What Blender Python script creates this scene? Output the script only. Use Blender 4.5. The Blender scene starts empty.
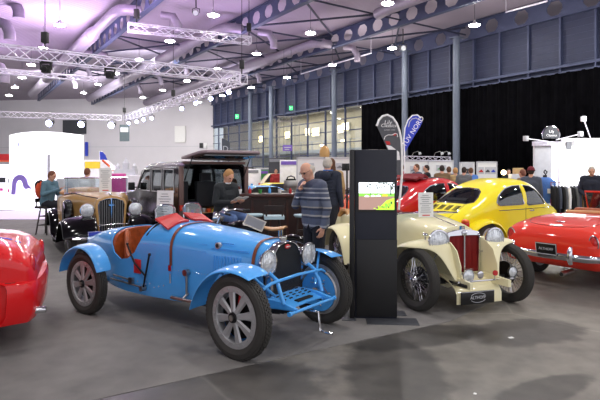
import bpy, bmesh, math, random
import numpy as np
from mathutils import Vector, Matrix, noise
random.seed(7)
PI = math.pi
SC = bpy.context.scene
COL = SC.collection
R = math.radians
F = 510.0; EYE = 1.67

# ---------------------------------------------------------------- materials
def mat(name, col, rough=.5, metal=0., coat=0., emit=None, es=1., trans=0., var=.06, scale=8., bump=0., bscale=60., alpha=1., spec=.5):
    m = bpy.data.materials.new(name); m.use_nodes = True
    nt = m.node_tree; b = nt.nodes['Principled BSDF']
    def lin(c): return tuple(((x/255/12.92) if x/255 <= .04045 else ((x/255+.055)/1.055)**2.4) for x in c)+(1,)
    c = lin(col)
    tc = nt.nodes.new('ShaderNodeTexCoord'); nz = nt.nodes.new('ShaderNodeTexNoise'); nz.inputs['Scale'].default_value = scale
    nz.inputs['Detail'].default_value = 4
    nt.links.new(tc.outputs['Object'], nz.inputs['Vector'])
    rp = nt.nodes.new('ShaderNodeValToRGB')
    rp.color_ramp.elements[0].position = .3; rp.color_ramp.elements[1].position = .7
    rp.color_ramp.elements[0].color = tuple(x*(1-var) for x in c[:3])+(1,)
    rp.color_ramp.elements[1].color = tuple(min(1, x*(1+var)) for x in c[:3])+(1,)
    nt.links.new(nz.outputs['Fac'], rp.inputs['Fac']); nt.links.new(rp.outputs['Color'], b.inputs['Base Color'])
    b.inputs['Roughness'].default_value = rough; b.inputs['Metallic'].default_value = metal
    b.inputs['Coat Weight'].default_value = coat; b.inputs['Coat Roughness'].default_value = .04
    b.inputs['Specular IOR Level'].default_value = spec
    b.inputs['Transmission Weight'].default_value = trans; b.inputs['Alpha'].default_value = alpha
    if emit:
        b.inputs['Emission Color'].default_value = lin(emit); b.inputs['Emission Strength'].default_value = es
    if bump:
        n2 = nt.nodes.new('ShaderNodeTexNoise'); n2.inputs['Scale'].default_value = bscale
        nt.links.new(tc.outputs['Object'], n2.inputs['Vector'])
        bp = nt.nodes.new('ShaderNodeBump'); bp.inputs['Strength'].default_value = bump; bp.inputs['Distance'].default_value = .01
        nt.links.new(n2.outputs['Fac'], bp.inputs['Height']); nt.links.new(bp.outputs['Normal'], b.inputs['Normal'])
    return m
def paint(name, col, rough=.45): return mat(name, col, rough, 0, .8, var=.02, scale=3, spec=.25)
def glassmat(name, tint=(225, 232, 235), a=.25):
    m = bpy.data.materials.new(name); m.use_nodes = True; nt = m.node_tree; nt.nodes.clear()
    o = nt.nodes.new('ShaderNodeOutputMaterial'); mx = nt.nodes.new('ShaderNodeMixShader')
    t = nt.nodes.new('ShaderNodeBsdfTransparent'); g = nt.nodes.new('ShaderNodeBsdfGlossy'); fr = nt.nodes.new('ShaderNodeFresnel')
    t.inputs['Color'].default_value = tuple((x/255)**2.2 for x in tint)+(1,); g.inputs['Roughness'].default_value = .03
    fr.inputs['IOR'].default_value = 1.5
    ad = nt.nodes.new('ShaderNodeMath'); ad.operation = 'ADD'; ad.use_clamp = True; ad.inputs[1].default_value = a*.3
    ge = nt.nodes.new('ShaderNodeNewGeometry'); iv = nt.nodes.new('ShaderNodeMath'); iv.operation = 'SUBTRACT'; iv.inputs[0].default_value = 1; ml = nt.nodes.new('ShaderNodeMath'); ml.operation = 'MULTIPLY'
    nt.links.new(ge.outputs['Backfacing'], iv.inputs[1]); nt.links.new(fr.outputs[0], ml.inputs[0]); nt.links.new(iv.outputs[0], ml.inputs[1])
    nt.links.new(ml.outputs[0], ad.inputs[0]); nt.links.new(ad.outputs[0], mx.inputs['Fac'])
    nt.links.new(t.outputs[0], mx.inputs[1]); nt.links.new(g.outputs[0], mx.inputs[2]); nt.links.new(mx.outputs[0], o.inputs['Surface'])
    return m
M = dict(
 blue=paint('blue_paint', (74, 162, 236)), cream=paint('cream_paint', (238, 230, 188)), yellow=paint('yellow_paint', (247, 228, 22)),
 orangered=paint('orange_red_paint', (222, 44, 22)), red=paint('red_paint', (212, 6, 14)), darkred=paint('dark_red_paint', (196, 18, 30)),
 orange=paint('orange_paint', (214, 84, 40)), tan=mat('tan_paint', (190, 148, 92), .3, 0, .3, spec=.25, var=.02), plum=mat('plum_black_paint', (26, 16, 26), .14, 0, 0, spec=.45, var=.02),
 black=mat('black_paint', (6, 5, 8), .1, 0, 0, spec=.4, var=.02), chrome=mat('chrome', (215, 215, 220), .08, 1., var=.02), alu=mat('aluminium', (178, 178, 180), .36, .6, var=.08),
 steel=mat('brushed_steel', (165, 162, 158), .3, 1.), darkmetal=mat('dark_metal', (45, 45, 48), .4, .8), rubber=mat('tyre_rubber', (54, 52, 49), .75, bump=.2, bscale=120),
 rubber2=mat('black_rubber', (18, 18, 19), .6), brownleather=mat('brown_leather', (165, 78, 36), .4, var=.3, scale=14, bump=.4, bscale=40),
 strap=mat('strap_leather', (122, 62, 34), .45, var=.2), saddle=mat('tan_saddle_leather', (196, 146, 96), .4), redleather=mat('red_leather', (196, 44, 44), .45, var=.1),
 maroon=mat('maroon_fabric', (120, 24, 34), .8), glass=glassmat('clear_glass'), tintglass=glassmat('tinted_glass', (170, 178, 180), .3),
 lens=mat('lamp_lens', (222, 226, 230), .12, .55, var=.25, scale=30, bump=.6, bscale=45), redlens=mat('red_lens', (190, 18, 18), .2, 0, .6), amber=mat('amber_lens', (230, 100, 20), .2, 0, .6),
 grille=mat('dark_mesh', (26, 27, 30), .5, .3, bump=.8, bscale=300), redslat=mat('red_slats', (140, 18, 24), .45), white=mat('white_paint', (238, 238, 240), .6),
 paper=mat('paper', (236, 236, 234), .8, var=.02), ink=mat('grey_ink', (120, 122, 126), .8), redink=mat('red_ink', (200, 50, 40), .8),
 blk=mat('matte_black', (22, 22, 24), .55), kiosk=mat('kiosk_black', (36, 38, 48), .42, spec=.3), kioskb=mat('kiosk_side', (16, 16, 18), .4), wood=mat('dark_bar_wood', (62, 30, 24), .32, var=.25, scale=5), stoolwood=mat('dark_stool_wood', (34, 20, 18), .45),
 barfront=mat('bar_front_panel', (44, 22, 20), .4, var=.2), stooltop=mat('pale_blue_seat', (176, 202, 214), .5), grey=mat('grey', (128, 130, 136), .6), lgrey=mat('light_grey', (196, 197, 202), .6), dgrey=mat('dark_grey', (60, 62, 68), .6),
 beam=mat('blue_grey_steel', (72, 80, 110), .55, .1), beamd=mat('dark_brace_steel', (52, 56, 78), .6), duct=mat('duct_metal', (146, 138, 154), .5, .3), trussm=mat('truss_alloy', (226, 222, 236), .4, .1),
 panel=mat('wall_panel_blue_grey', (48, 54, 80), .6, .1, var=.1, scale=2), pillar=mat('pillar_steel', (112, 122, 140), .45, .1), curtain=mat('black_curtain', (10, 10, 13), .95, var=.3, scale=2, spec=.02), purple=mat('purple_plastic', (120, 92, 190), .6),
 bluefab=mat('blue_flag_fabric', (52, 70, 190), .7), greyfab=mat('grey_flag_fabric', (84, 86, 92), .7), green=mat('green', (60, 150, 70), .6), pink=mat('pink', (230, 90, 170), .6), redp=mat('plain_red', (190, 36, 40), .6),
 yel=mat('plain_yellow', (236, 204, 50), .6), navy=mat('navy', (30, 36, 56), .8), plateblk=mat('plate_black', (14, 14, 16), .35),
 skin=mat('skin', (214, 160, 134), .55, var=.08), lips=mat('lips', (176, 98, 88), .5), eye=mat('eye_dark', (30, 24, 22), .3),
 floorl=mat('floor_liner', (24, 22, 22), .9),
)
# ---------------------------------------------------------------- mesh builder
class B:
    def __init__(s): s.bm = bmesh.new(); s.mi = 0
    def _tag(s, fs):
        for f in fs: f.material_index = s.mi
        return fs
    def quad_grid(s, rows, cu=False, cv=False, caps=False):
        V = [[s.bm.verts.new(p) for p in r] for r in rows]; n = len(V); k = len(V[0]); fs = []
        for i in range(n if cv else n-1):
            for j in range(k if cu else k-1):
                a, b, c, d = V[i][j], V[i][(j+1) % k], V[(i+1) % n][(j+1) % k], V[(i+1) % n][j]
                try: fs.append(s.bm.faces.new((a, b, c, d)))
                except ValueError: pass
        if caps:
            for r in (V[0], V[-1][::-1]):
                try: fs.append(s.bm.faces.new(r[::-1]))
                except ValueError: pass
        return s._tag(fs)
    def box(s, c, d, rz=0, rot=None):
        Mx = Matrix.Translation(c) @ (rot.to_4x4() if rot is not None else Matrix.Rotation(rz, 4, 'Z')) @ Matrix.Diagonal((d[0], d[1], d[2], 1))
        r = bmesh.ops.create_cube(s.bm, size=1, matrix=Mx)
        s._tag({f for v in r['verts'] for f in v.link_faces}); return s
    def cyl(s, p, q, r, r2=None, n=16, caps=True):
        p = Vector(p); q = Vector(q); d = q-p; L = d.length
        if L < 1e-6: return s
        Mx = Matrix.Translation((p+q)/2) @ d.to_track_quat('Z', 'Y').to_matrix().to_4x4()
        o = bmesh.ops.create_cone(s.bm, cap_ends=caps, segments=n, radius1=r, radius2=r if r2 is None else r2, depth=L, matrix=Mx)
        s._tag({f for v in o['verts'] for f in v.link_faces}); return s
    def ball(s, c, r, sc=(1, 1, 1), n=16, rot=None):
        Mx = Matrix.Translation(c) @ (rot.to_4x4() if rot is not None else Matrix.Identity(4)) @ Matrix.Diagonal((sc[0], sc[1], sc[2], 1))
        o = bmesh.ops.create_uvsphere(s.bm, u_segments=n, v_segments=max(6, n//2+1), radius=r, matrix=Mx)
        s._tag({f for v in o['verts'] for f in v.link_faces}); return s
    def tube(s, pts, r, n=8, closed=False):
        pts = [Vector(p) for p in pts]; rows = []; N = len(pts)
        up = Vector((0, 0, 1)); pu = None
        for i, p in enumerate(pts):
            a = pts[(i-1) % N] if (closed or i > 0) else p; b = pts[(i+1) % N] if (closed or i < N-1) else p
            t = (b-a).normalized()
            if pu is None:
                pu = t.orthogonal().normalized() if abs(t.dot(up)) > .95 else t.cross(up).normalized()
            u = (pu - t*pu.dot(t)).normalized(); pu = u; w = t.cross(u)
            rr = r[i] if isinstance(r, (list, tuple)) else r
            rows.append([p + u*math.cos(k*2*PI/n)*rr + w*math.sin(k*2*PI/n)*rr for k in range(n)])
        s.quad_grid(rows, cu=True, cv=closed, caps=not closed); return s
    def lathe(s, prof, c=(0, 0, 0), axis='Y', n=32, a0=0, a1=2*PI, closed_prof=False):
        full = abs(a1-a0-2*PI) < 1e-6; rows = []
        for i in range(n if full else n+1):
            a = a0+(a1-a0)*i/n; row = []
            for r, h in prof:
                if axis == 'Y': p = (c[0]+r*math.cos(a), c[1]+h, c[2]+r*math.sin(a))
                elif axis == 'X': p = (c[0]+h, c[1]+r*math.cos(a), c[2]+r*math.sin(a))
                else: p = (c[0]+r*math.cos(a), c[1]+r*math.sin(a), c[2]+h)
                row.append(p)
            rows.append(row)
        s.quad_grid(rows, cv=full, cu=closed_prof); return s
    def prism(s, poly, y0, y1, plane='XZ'):
        def P(a, b, h): return {'XZ': (a, h, b), 'YZ': (h, a, b), 'XY': (a, b, h)}[plane]
        v0 = [s.bm.verts.new(P(a, b, y0)) for a, b in poly]; v1 = [s.bm.verts.new(P(a, b, y1)) for a, b in poly]; n = len(poly)
        fs = [s.bm.faces.new(v0), s.bm.faces.new(v1[::-1])]
        for i in range(n): fs.append(s.bm.faces.new((v0[i], v1[i], v1[(i+1) % n], v0[(i+1) % n])))
        s._tag(fs); return s
    def xform(s, Mx): bmesh.ops.transform(s.bm, matrix=Mx, verts=s.bm.verts[:]); return s
    def mesh(s, name, mats, ang=40, weld=False):
        if weld: bmesh.ops.remove_doubles(s.bm, verts=s.bm.verts[:], dist=1e-5)
        bmesh.ops.recalc_face_normals(s.bm, faces=s.bm.faces[:])
        me = bpy.data.meshes.new(name); s.bm.to_mesh(me); s.bm.free()
        for m in (mats if isinstance(mats, (list, tuple)) else [mats]): me.materials.append(m)
        fin(me, ang); return me
    def obj(s, name, mats, parent=None, ang=40, mods=(), loc=None, rz=None, weld=False):
        me = s.mesh(name, mats, ang, weld); o = bpy.data.objects.new(name, me); COL.objects.link(o)
        if parent is not None: o.parent = parent
        if loc is not None: o.location = loc
        if rz is not None: o.rotation_euler = (0, 0, rz)
        for md in mods: addmod(o, md)
        if mods: bake(o, ang)
        return o
def fin(me, ang=40):
    me.polygons.foreach_set('use_smooth', [True]*len(me.polygons))
    if ang < 180: me.set_sharp_from_angle(angle=R(ang))
def addmod(o, md):
    k = md[0]
    if k == 'sub': m = o.modifiers.new('s', 'SUBSURF'); m.levels = m.render_levels = md[1]
    elif k == 'solid': m = o.modifiers.new('t', 'SOLIDIFY'); m.thickness = md[1]; m.offset = md[2] if len(md) > 2 else -1
    elif k == 'bevel': m = o.modifiers.new('b', 'BEVEL'); m.width = md[1]; m.segments = md[2] if len(md) > 2 else 2; m.limit_method = 'ANGLE'; m.angle_limit = R(40)
    elif k in ('cut', 'isect'):
        m = o.modifiers.new('c', 'BOOLEAN'); m.operation = 'DIFFERENCE' if k == 'cut' else 'INTERSECT'; m.solver = 'EXACT'; m.object = md[1]
    elif k == 'remesh': m = o.modifiers.new('r', 'REMESH'); m.mode = 'VOXEL'; m.voxel_size = md[1]; m.use_smooth_shade = True
    elif k == 'smooth': m = o.modifiers.new('sm', 'SMOOTH'); m.factor = .5; m.iterations = md[1]
def bake(o, ang=40):
    dg = bpy.context.evaluated_depsgraph_get(); dg.update()
    me = bpy.data.meshes.new_from_object(o.evaluated_get(dg)); old = o.data; o.modifiers.clear(); o.data = me
    me.name = o.name; bpy.data.meshes.remove(old); fin(me, ang)
def cutter(b):
    me = b.mesh('cutter', []); o = bpy.data.objects.new('cutter', me); COL.objects.link(o); return o
def drop(*os):
    for o in os:
        me = o.data; bpy.data.objects.remove(o); bpy.data.meshes.remove(me)
def tag(o, label, cat, group=None, kind=None):
    if label: o['label'] = label
    if cat: o['category'] = cat
    if group: o['group'] = group
    if kind: o['kind'] = kind
    return o
def thing(name, label, cat, loc=(0, 0, 0), rz=0, group=None):
    o = bpy.data.objects.new(name, None); COL.objects.link(o); o.location = loc; o.rotation_euler = (0, 0, rz)
    o.empty_display_size = .1
    return tag(o, label, cat, group)
def dup(root, loc=None, rz=None, label=None, group=None, swap=None):
    def cp(o, par):
        c = o.copy(); COL.objects.link(c); c.parent = par
        if swap and c.type == 'MESH':
            me = None
            for i, m in enumerate(o.data.materials):
                if m in swap:
                    if me is None: me = o.data.copy(); c.data = me
                    me.materials[i] = swap[m]
        for ch in o.children: cp(ch, c)
        return c
    kids = list(root.children)
    r = cp(root, root.parent)
    if loc is not None: r.location = loc
    if rz is not None: r.rotation_euler = (0, 0, rz)
    if label: r['label'] = label
    if group: r['group'] = group
    return r
def struct(o): o['kind'] = 'structure'; return o
def at(px, D, z=0): return Vector(((px-300)/F*D, D, z))
def zz(py, D): return EYE-(py-170)*D/F
def text(s, size, depth=.002, align='CENTER'):
    cu = bpy.data.curves.new('txt', 'FONT'); cu.body = s; cu.size = size; cu.extrude = depth; cu.align_x = align; cu.align_y = 'CENTER'
    cu.resolution_u = 3
    o = bpy.data.objects.new('txt', cu); COL.objects.link(o); dg = bpy.context.evaluated_depsgraph_get(); dg.update()
    me = bpy.data.meshes.new_from_object(o.evaluated_get(dg)); bpy.data.objects.remove(o); bpy.data.curves.remove(cu); return me
def textobj(name, s, size, m, parent, loc, rot, sx=1., shear=0):
    me = text(s, size); me.materials.clear(); me.materials.append(m)
    if sx != 1 or shear: me.transform(Matrix(((sx, shear, 0, 0), (0, 1, 0, 0), (0, 0, 1, 0), (0, 0, 0, 1))))
    o = bpy.data.objects.new(name, me); COL.objects.link(o); o.parent = parent; o.location = loc; o.rotation_euler = rot; return o
def interp(tab, x):
    n = len(tab); k = len(tab[0])
    if x <= tab[0][0]: return tab[0][1:]
    if x >= tab[-1][0]: return tab[-1][1:]
    for i in range(n-1):
        if tab[i][0] <= x <= tab[i+1][0]: break
    x0, x1 = tab[i][0], tab[i+1][0]; h = x1-x0; t = (x-x0)/h; out = []
    for j in range(1, k):
        d = (tab[i+1][j]-tab[i][j])/h
        dm = (tab[i][j]-tab[i-1][j])/(tab[i][0]-tab[i-1][0]) if i > 0 else d
        dp = (tab[i+2][j]-tab[i+1][j])/(tab[i+2][0]-tab[i+1][0]) if i < n-2 else d
        m0 = (d+dm)/2 if d*dm > 0 else 0
        m1 = (d+dp)/2 if d*dp > 0 else 0
        if i == 0: m0 = d
        if i == n-2: m1 = d
        h00 = 2*t**3-3*t**2+1; h10 = t**3-2*t**2+t; h01 = -2*t**3+3*t**2; h11 = t**3-t**2
        out.append(h00*tab[i][j]+h10*h*m0+h01*tab[i+1][j]+h11*h*m1)
    return out
def ring(x, w, zb, zs, zt, a=.75, b=.75, n=10, off=0., rb=.06):
    """closed cross-section of a car body at station x"""
    w = max(.005, w-off); zb += off; zt -= off; zs = min(zs, zt-.004)
    half = []
    half.append((w*.5, zb)); half.append((w-min(rb, w*.4), zb)); half.append((w-min(rb, w*.4)*.25, zb+rb*.3)); half.append((w, zb+rb))
    for k in (1, 2, 3): half.append((w, zb+rb+(zs-zb-rb)*k/3))
    for k in range(1, n+1):
        t = PI/2*k/n; half.append((w*math.cos(t)**a if k < n else 0, zs+(zt-zs)*math.sin(t)**b))
    L = [(x, -y, z) for y, z in half]; Rr = [(x, y, z) for y, z in half[:-1]][::-1]
    return L+Rr
def bodyloft(tab, xs, off=0., a=.75, b=.75, rb=.06):
    bb = B(); bb.quad_grid([ring(x, *interp(tab, x)[:4], a=a, b=b, off=off, rb=rb) for x in xs], cu=True, caps=True); return bb
def lin(a, b, n): return [a+(b-a)*i/(n-1) for i in range(n)]
def wingsweep(path, y0, y1, lip, drop_=.12, thick=.012, n=8, sgn=-1):
    """path: (x,z) crest points; profile runs from inner y0 to outer y1 and curls by drop_"""
    rows = []; P = [Vector((p[0], 0, p[1])) for p in path]
    for i, p in enumerate(P):
        t = (P[min(i+1, len(P)-1)]-P[max(i-1, 0)]).normalized(); nrm = Vector((-t.z, 0, t.x))
        if nrm.dot(p-Vector((lip[0], 0, lip[1]))) < 0: nrm = -nrm
        row = []
        f = math.sin(PI*min(1, max(0, (i+.6)/(len(P)+.2))))**.3
        for k in range(n+1):
            u = k/n; y = y0+(y1-y0)*math.sin(u*PI/2)*1.0
            d = drop_*f*(1-math.cos(u*PI/2))
            row.append((p.x-nrm.x*d, sgn*y, p.z-nrm.z*d))
        rows.append(row)
    b = B(); b.quad_grid(rows); return b
# ---------------------------------------------------------------- wheels
def tyre_bm(r, w, block=0, n=64):
    b = B(); h = w/2; ri = r*.70 if w < .14 else r*.66
    prof = [(ri, -h*.55), (ri+.02, -h*.8), ((ri+r)/2, -h), (r-.02, -h*.88), (r-.006, -h*.7)]
    g = [-.45, -.15, .15, .45]
    for q in g: prof += [(r, h*q*1.0-h*.1), (r-.006, h*q), (r, h*q+h*.1)]
    prof += [(r-.006, h*.7), (r-.02, h*.88), ((ri+r)/2, h), (ri+.02, h*.8), (ri, h*.55), (ri, 0)]
    b.lathe(prof, n=n, closed_prof=True)
    if block:
        for i in range(block):
            a = 2*PI*i/block
            for q in (-.62, -.3, .0, .3, .62):
                rr = r+.001 if abs(q) < .5 else r-.008
                aa = a+(PI/block if q in (-.3, .3) else 0)
                rot = Matrix.Rotation(-aa, 3, 'Y')
                b.box((rr*math.cos(aa), h*q, rr*math.sin(aa)), (.012, h*.24, 2*PI*r/block*.72), rot=rot)
    return b
def wheel(parent, x, y, r, w, style, s, steer=0., name='wheel'):
    """s = -1 right side, +1 left side : outer face along s"""
    h = w/2; b = B(); o = s
    if style == 'alloy':   # broad flat blades, bolted rim
        b.lathe([(r*.72, -h*.7), (r*.74, -h*.6), (r*.70, 0), (r*.74, h*.6), (r*.72, h*.7), (r*.62, h*.6*1), (r*.60, 0), (r*.62, -h*.6)], closed_prof=True, n=48)
        b.lathe([(r*.735, o*h*.75), (r*.60, o*h*.8), (r*.585, o*h*.55), (r*.72, o*h*.5)], closed_prof=True, n=48)
        for i in range(8):
            a = 2*PI*i/8+.2; ca, sa = math.cos(a), math.sin(a)
            rows = []
            for t, wd in ((.12, .028), (.3, .030), (.60, .046)):
                c = Vector((ca*r*t, 0, sa*r*t)); tv = Vector((-sa, 0, ca)); yo = o*h*(.62 if t < .2 else .5 if t < .4 else .45)
                rows.append([c+tv*wd+Vector((0, yo, 0)), c+tv*wd*.6+Vector((0, yo+o*.014, 0)), c-tv*wd*.6+Vector((0, yo+o*.014, 0)), c-tv*wd+Vector((0, yo, 0)), c+Vector((0, yo-o*.012, 0))])
            b.quad_grid(rows, cu=True, caps=True)
        for i in range(24):
            a = 2*PI*i/24; b.cyl((r*.66*math.cos(a), o*h*.74, r*.66*math.sin(a)), (r*.66*math.cos(a), o*h*.9, r*.66*math.sin(a)), .008, n=6)
        m = M['alu']
    elif style == 'wire':
        b.lathe([(r*.78, -h*.75), (r*.80, -h*.6), (r*.73, -h*.3), (r*.72, 0), (r*.73, h*.3), (r*.80, h*.6), (r*.78, h*.75), (r*.74, h*.7), (r*.70, 0), (r*.74, -h*.7)], closed_prof=True, n=48)
        for i in range(48):
            a = 2*PI*i/48; a2 = a+(.35 if i % 2 else -.35)
            yy = o*h*(.95 if i % 4 < 2 else -.2)
            b.cyl((r*.17*math.cos(a2), yy, r*.17*math.sin(a2)), (r*.72*math.cos(a), o*h*(.25 if i % 4 < 2 else -.1), r*.72*math.sin(a)), .0030, n=5)
        m = M['chrome']
    elif style == 'disc':
        b.lathe([(0, o*h*.5), (r*.3, o*h*.52), (r*.42, o*h*.35), (r*.55, o*h*.6), (r*.66, o*h*.75), (r*.70, o*h*.7), (r*.68, -o*h*.6), (r*.3, -o*h*.3), (0, -o*h*.3)], n=32)
        m = M['lgrey']
    rim = b.obj(name, m, parent, loc=(x, y, r)); rim.rotation_euler = (0, 0, steer)
    tyre_bm(r, w, 60 if style == 'alloy' else 0).obj('tyre', M['rubber'], rim, ang=25)
    hb = B()
    if style == 'alloy':
        hb.cyl((0, o*h*.2, 0), (0, o*h*1.05, 0), r*.16, r*.12, n=20); hb.mi = 1
        hb.cyl((0, o*h*1.05, 0), (0, o*(h*1.05+.012), 0), r*.07, n=14)
        hb.obj('hub', [M['darkmetal'], M['steel']], rim)
        db = B(); db.cyl((0, -o*h*.15, 0), (0, -o*h*.9, 0), r*.53, n=40); db.obj('brake_drum', M['darkmetal'] if s < 0 else M['alu'], rim)
        sb = B(); sb.box((.03, o*h*.05, r*.33), (.03, .01, .16), rot=Matrix.Rotation(.2, 3, 'Y')); sb.obj('warning_tape', M['redp'], rim)
    elif style == 'wire':
        hb.cyl((0, -o*h*.6, 0), (0, o*h*1.0, 0), r*.16, r*.15, n=20); hb.ball((0, o*h*1.05, 0), r*.13, (1, .6, 1)); hb.box((0, o*(h*1.1), 0), (.02, .02, r*.5)); hb.obj('hub', M['chrome'], rim)
        db = B(); db.cyl((0, -o*h*.5, 0), (0, -o*h*.9, 0), r*.4, n=30); db.obj('brake_drum', M['darkmetal'], rim)
    else:
        hb.ball((0, o*h*.5, 0), r*.36, (1, .35, 1)); hb.obj('hub_cap', M['chrome'], rim)
    return rim
def lamp(parent, c, r, d=(1, 0, 0), name='headlight', shell='chrome', deep=1.1, label=None):
    d = Vector(d).normalized(); rot = d.to_track_quat('Z', 'Y').to_matrix().to_4x4(); T = Matrix.Translation(c) @ rot
    b = B(); b.lathe([(r*.02, -r*deep), (r*.4, -r*deep*.9), (r*.75, -r*deep*.55), (r*.96, -r*.1), (r, 0)], axis='Z', n=28)
    b.lathe([(r*1.0, -.01), (r*1.07, 0), (r*1.05, r*.12), (r*.93, r*.13), (r*.92, 0)], axis='Z', n=28, closed_prof=True)
    b.xform(T); o = b.obj(name, M[shell], parent)
    if label: o['label'] = label
    l = B(); l.lathe([(.0001, r*.22), (r*.4, r*.20), (r*.75, r*.13), (r*.93, r*.04)], axis='Z', n=28)
    for k in range(-3, 4):
        yy = k*r*.24; hh = math.sqrt(max(.01, (r*.85)**2-yy**2)); l.box((yy, 0, r*.17), (r*.02, hh*1.8, r*.04))
    l.xform(T); l.obj('lens', M['lens'], o); return o
def arcpath(cx, cz, r, a0, a1, n=14): return [(cx+r*math.cos(R(a0+(a1-a0)*i/(n-1))), cz+r*math.sin(R(a0+(a1-a0)*i/(n-1)))) for i in range(n)]
def plate(parent, c, w, h, txt, rz, name='number_plate', bg='plateblk', fg='lgrey', tilt=0, size=None):
    """plate whose face points along +x of parent rotated by rz"""
    o = B().box((0, 0, 0), (.012, w, h)).obj(name, M[bg], parent, mods=[('bevel', .004)], loc=c)
    o.rotation_euler = (0, tilt, rz)
    f = B()
    if txt == 'ALTHOFF' and tilt == 0: f.box((.008, 0, h*.47), (.006, w*.98, h*.03))
    else:
     for zz_ in (-h*.44, h*.44): f.box((.008, 0, zz_), (.006, w*.98, h*.05))
     for yy_ in (-w*.48, w*.48): f.box((.008, yy_, 0), (.006, w*.02, h*.9))
    f.obj('border', M[fg], o)
    if txt:
        t = textobj('plate_lettering', txt, size or h*.42, M[fg], o, (.009, 0, 0), (PI/2, 0, PI/2))
    return o
# ---------------------------------------------------------------- camera, world
cam = bpy.data.objects.new('camera', bpy.data.cameras.new('camera')); COL.objects.link(cam)
cam.location = (0, 0, EYE); cam.rotation_euler = (PI/2, 0, 0); cam.data.lens = 36*F/600; cam.data.sensor_width = 36
cam.data.shift_y = -30/600; cam.data.clip_end = 300; SC.camera = cam
SC.view_settings.view_transform = 'Standard'; SC.view_settings.look = 'None'; SC.view_settings.exposure = 0.68; SC.view_settings.gamma = 1
SC.view_settings.use_curve_mapping = False
w = bpy.data.worlds.new('world'); SC.world = w; w.use_nodes = True
w.node_tree.nodes['Background'].inputs[0].default_value = (.80, .80, .86, 1); w.node_tree.nodes['Background'].inputs[1].default_value = .85
UA = R(124.07); VA = R(34.07)
def HV(u, v, z=0): return Vector((-.56*u+.828*v, .828*u+.56*v, z))
def hbox(b, u0, u1, v0, v1, z0, z1):
    b.box(HV((u0+u1)/2, (v0+v1)/2, (z0+z1)/2), (abs(u1-u0), abs(v1-v0), z1-z0), rz=UA)
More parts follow.
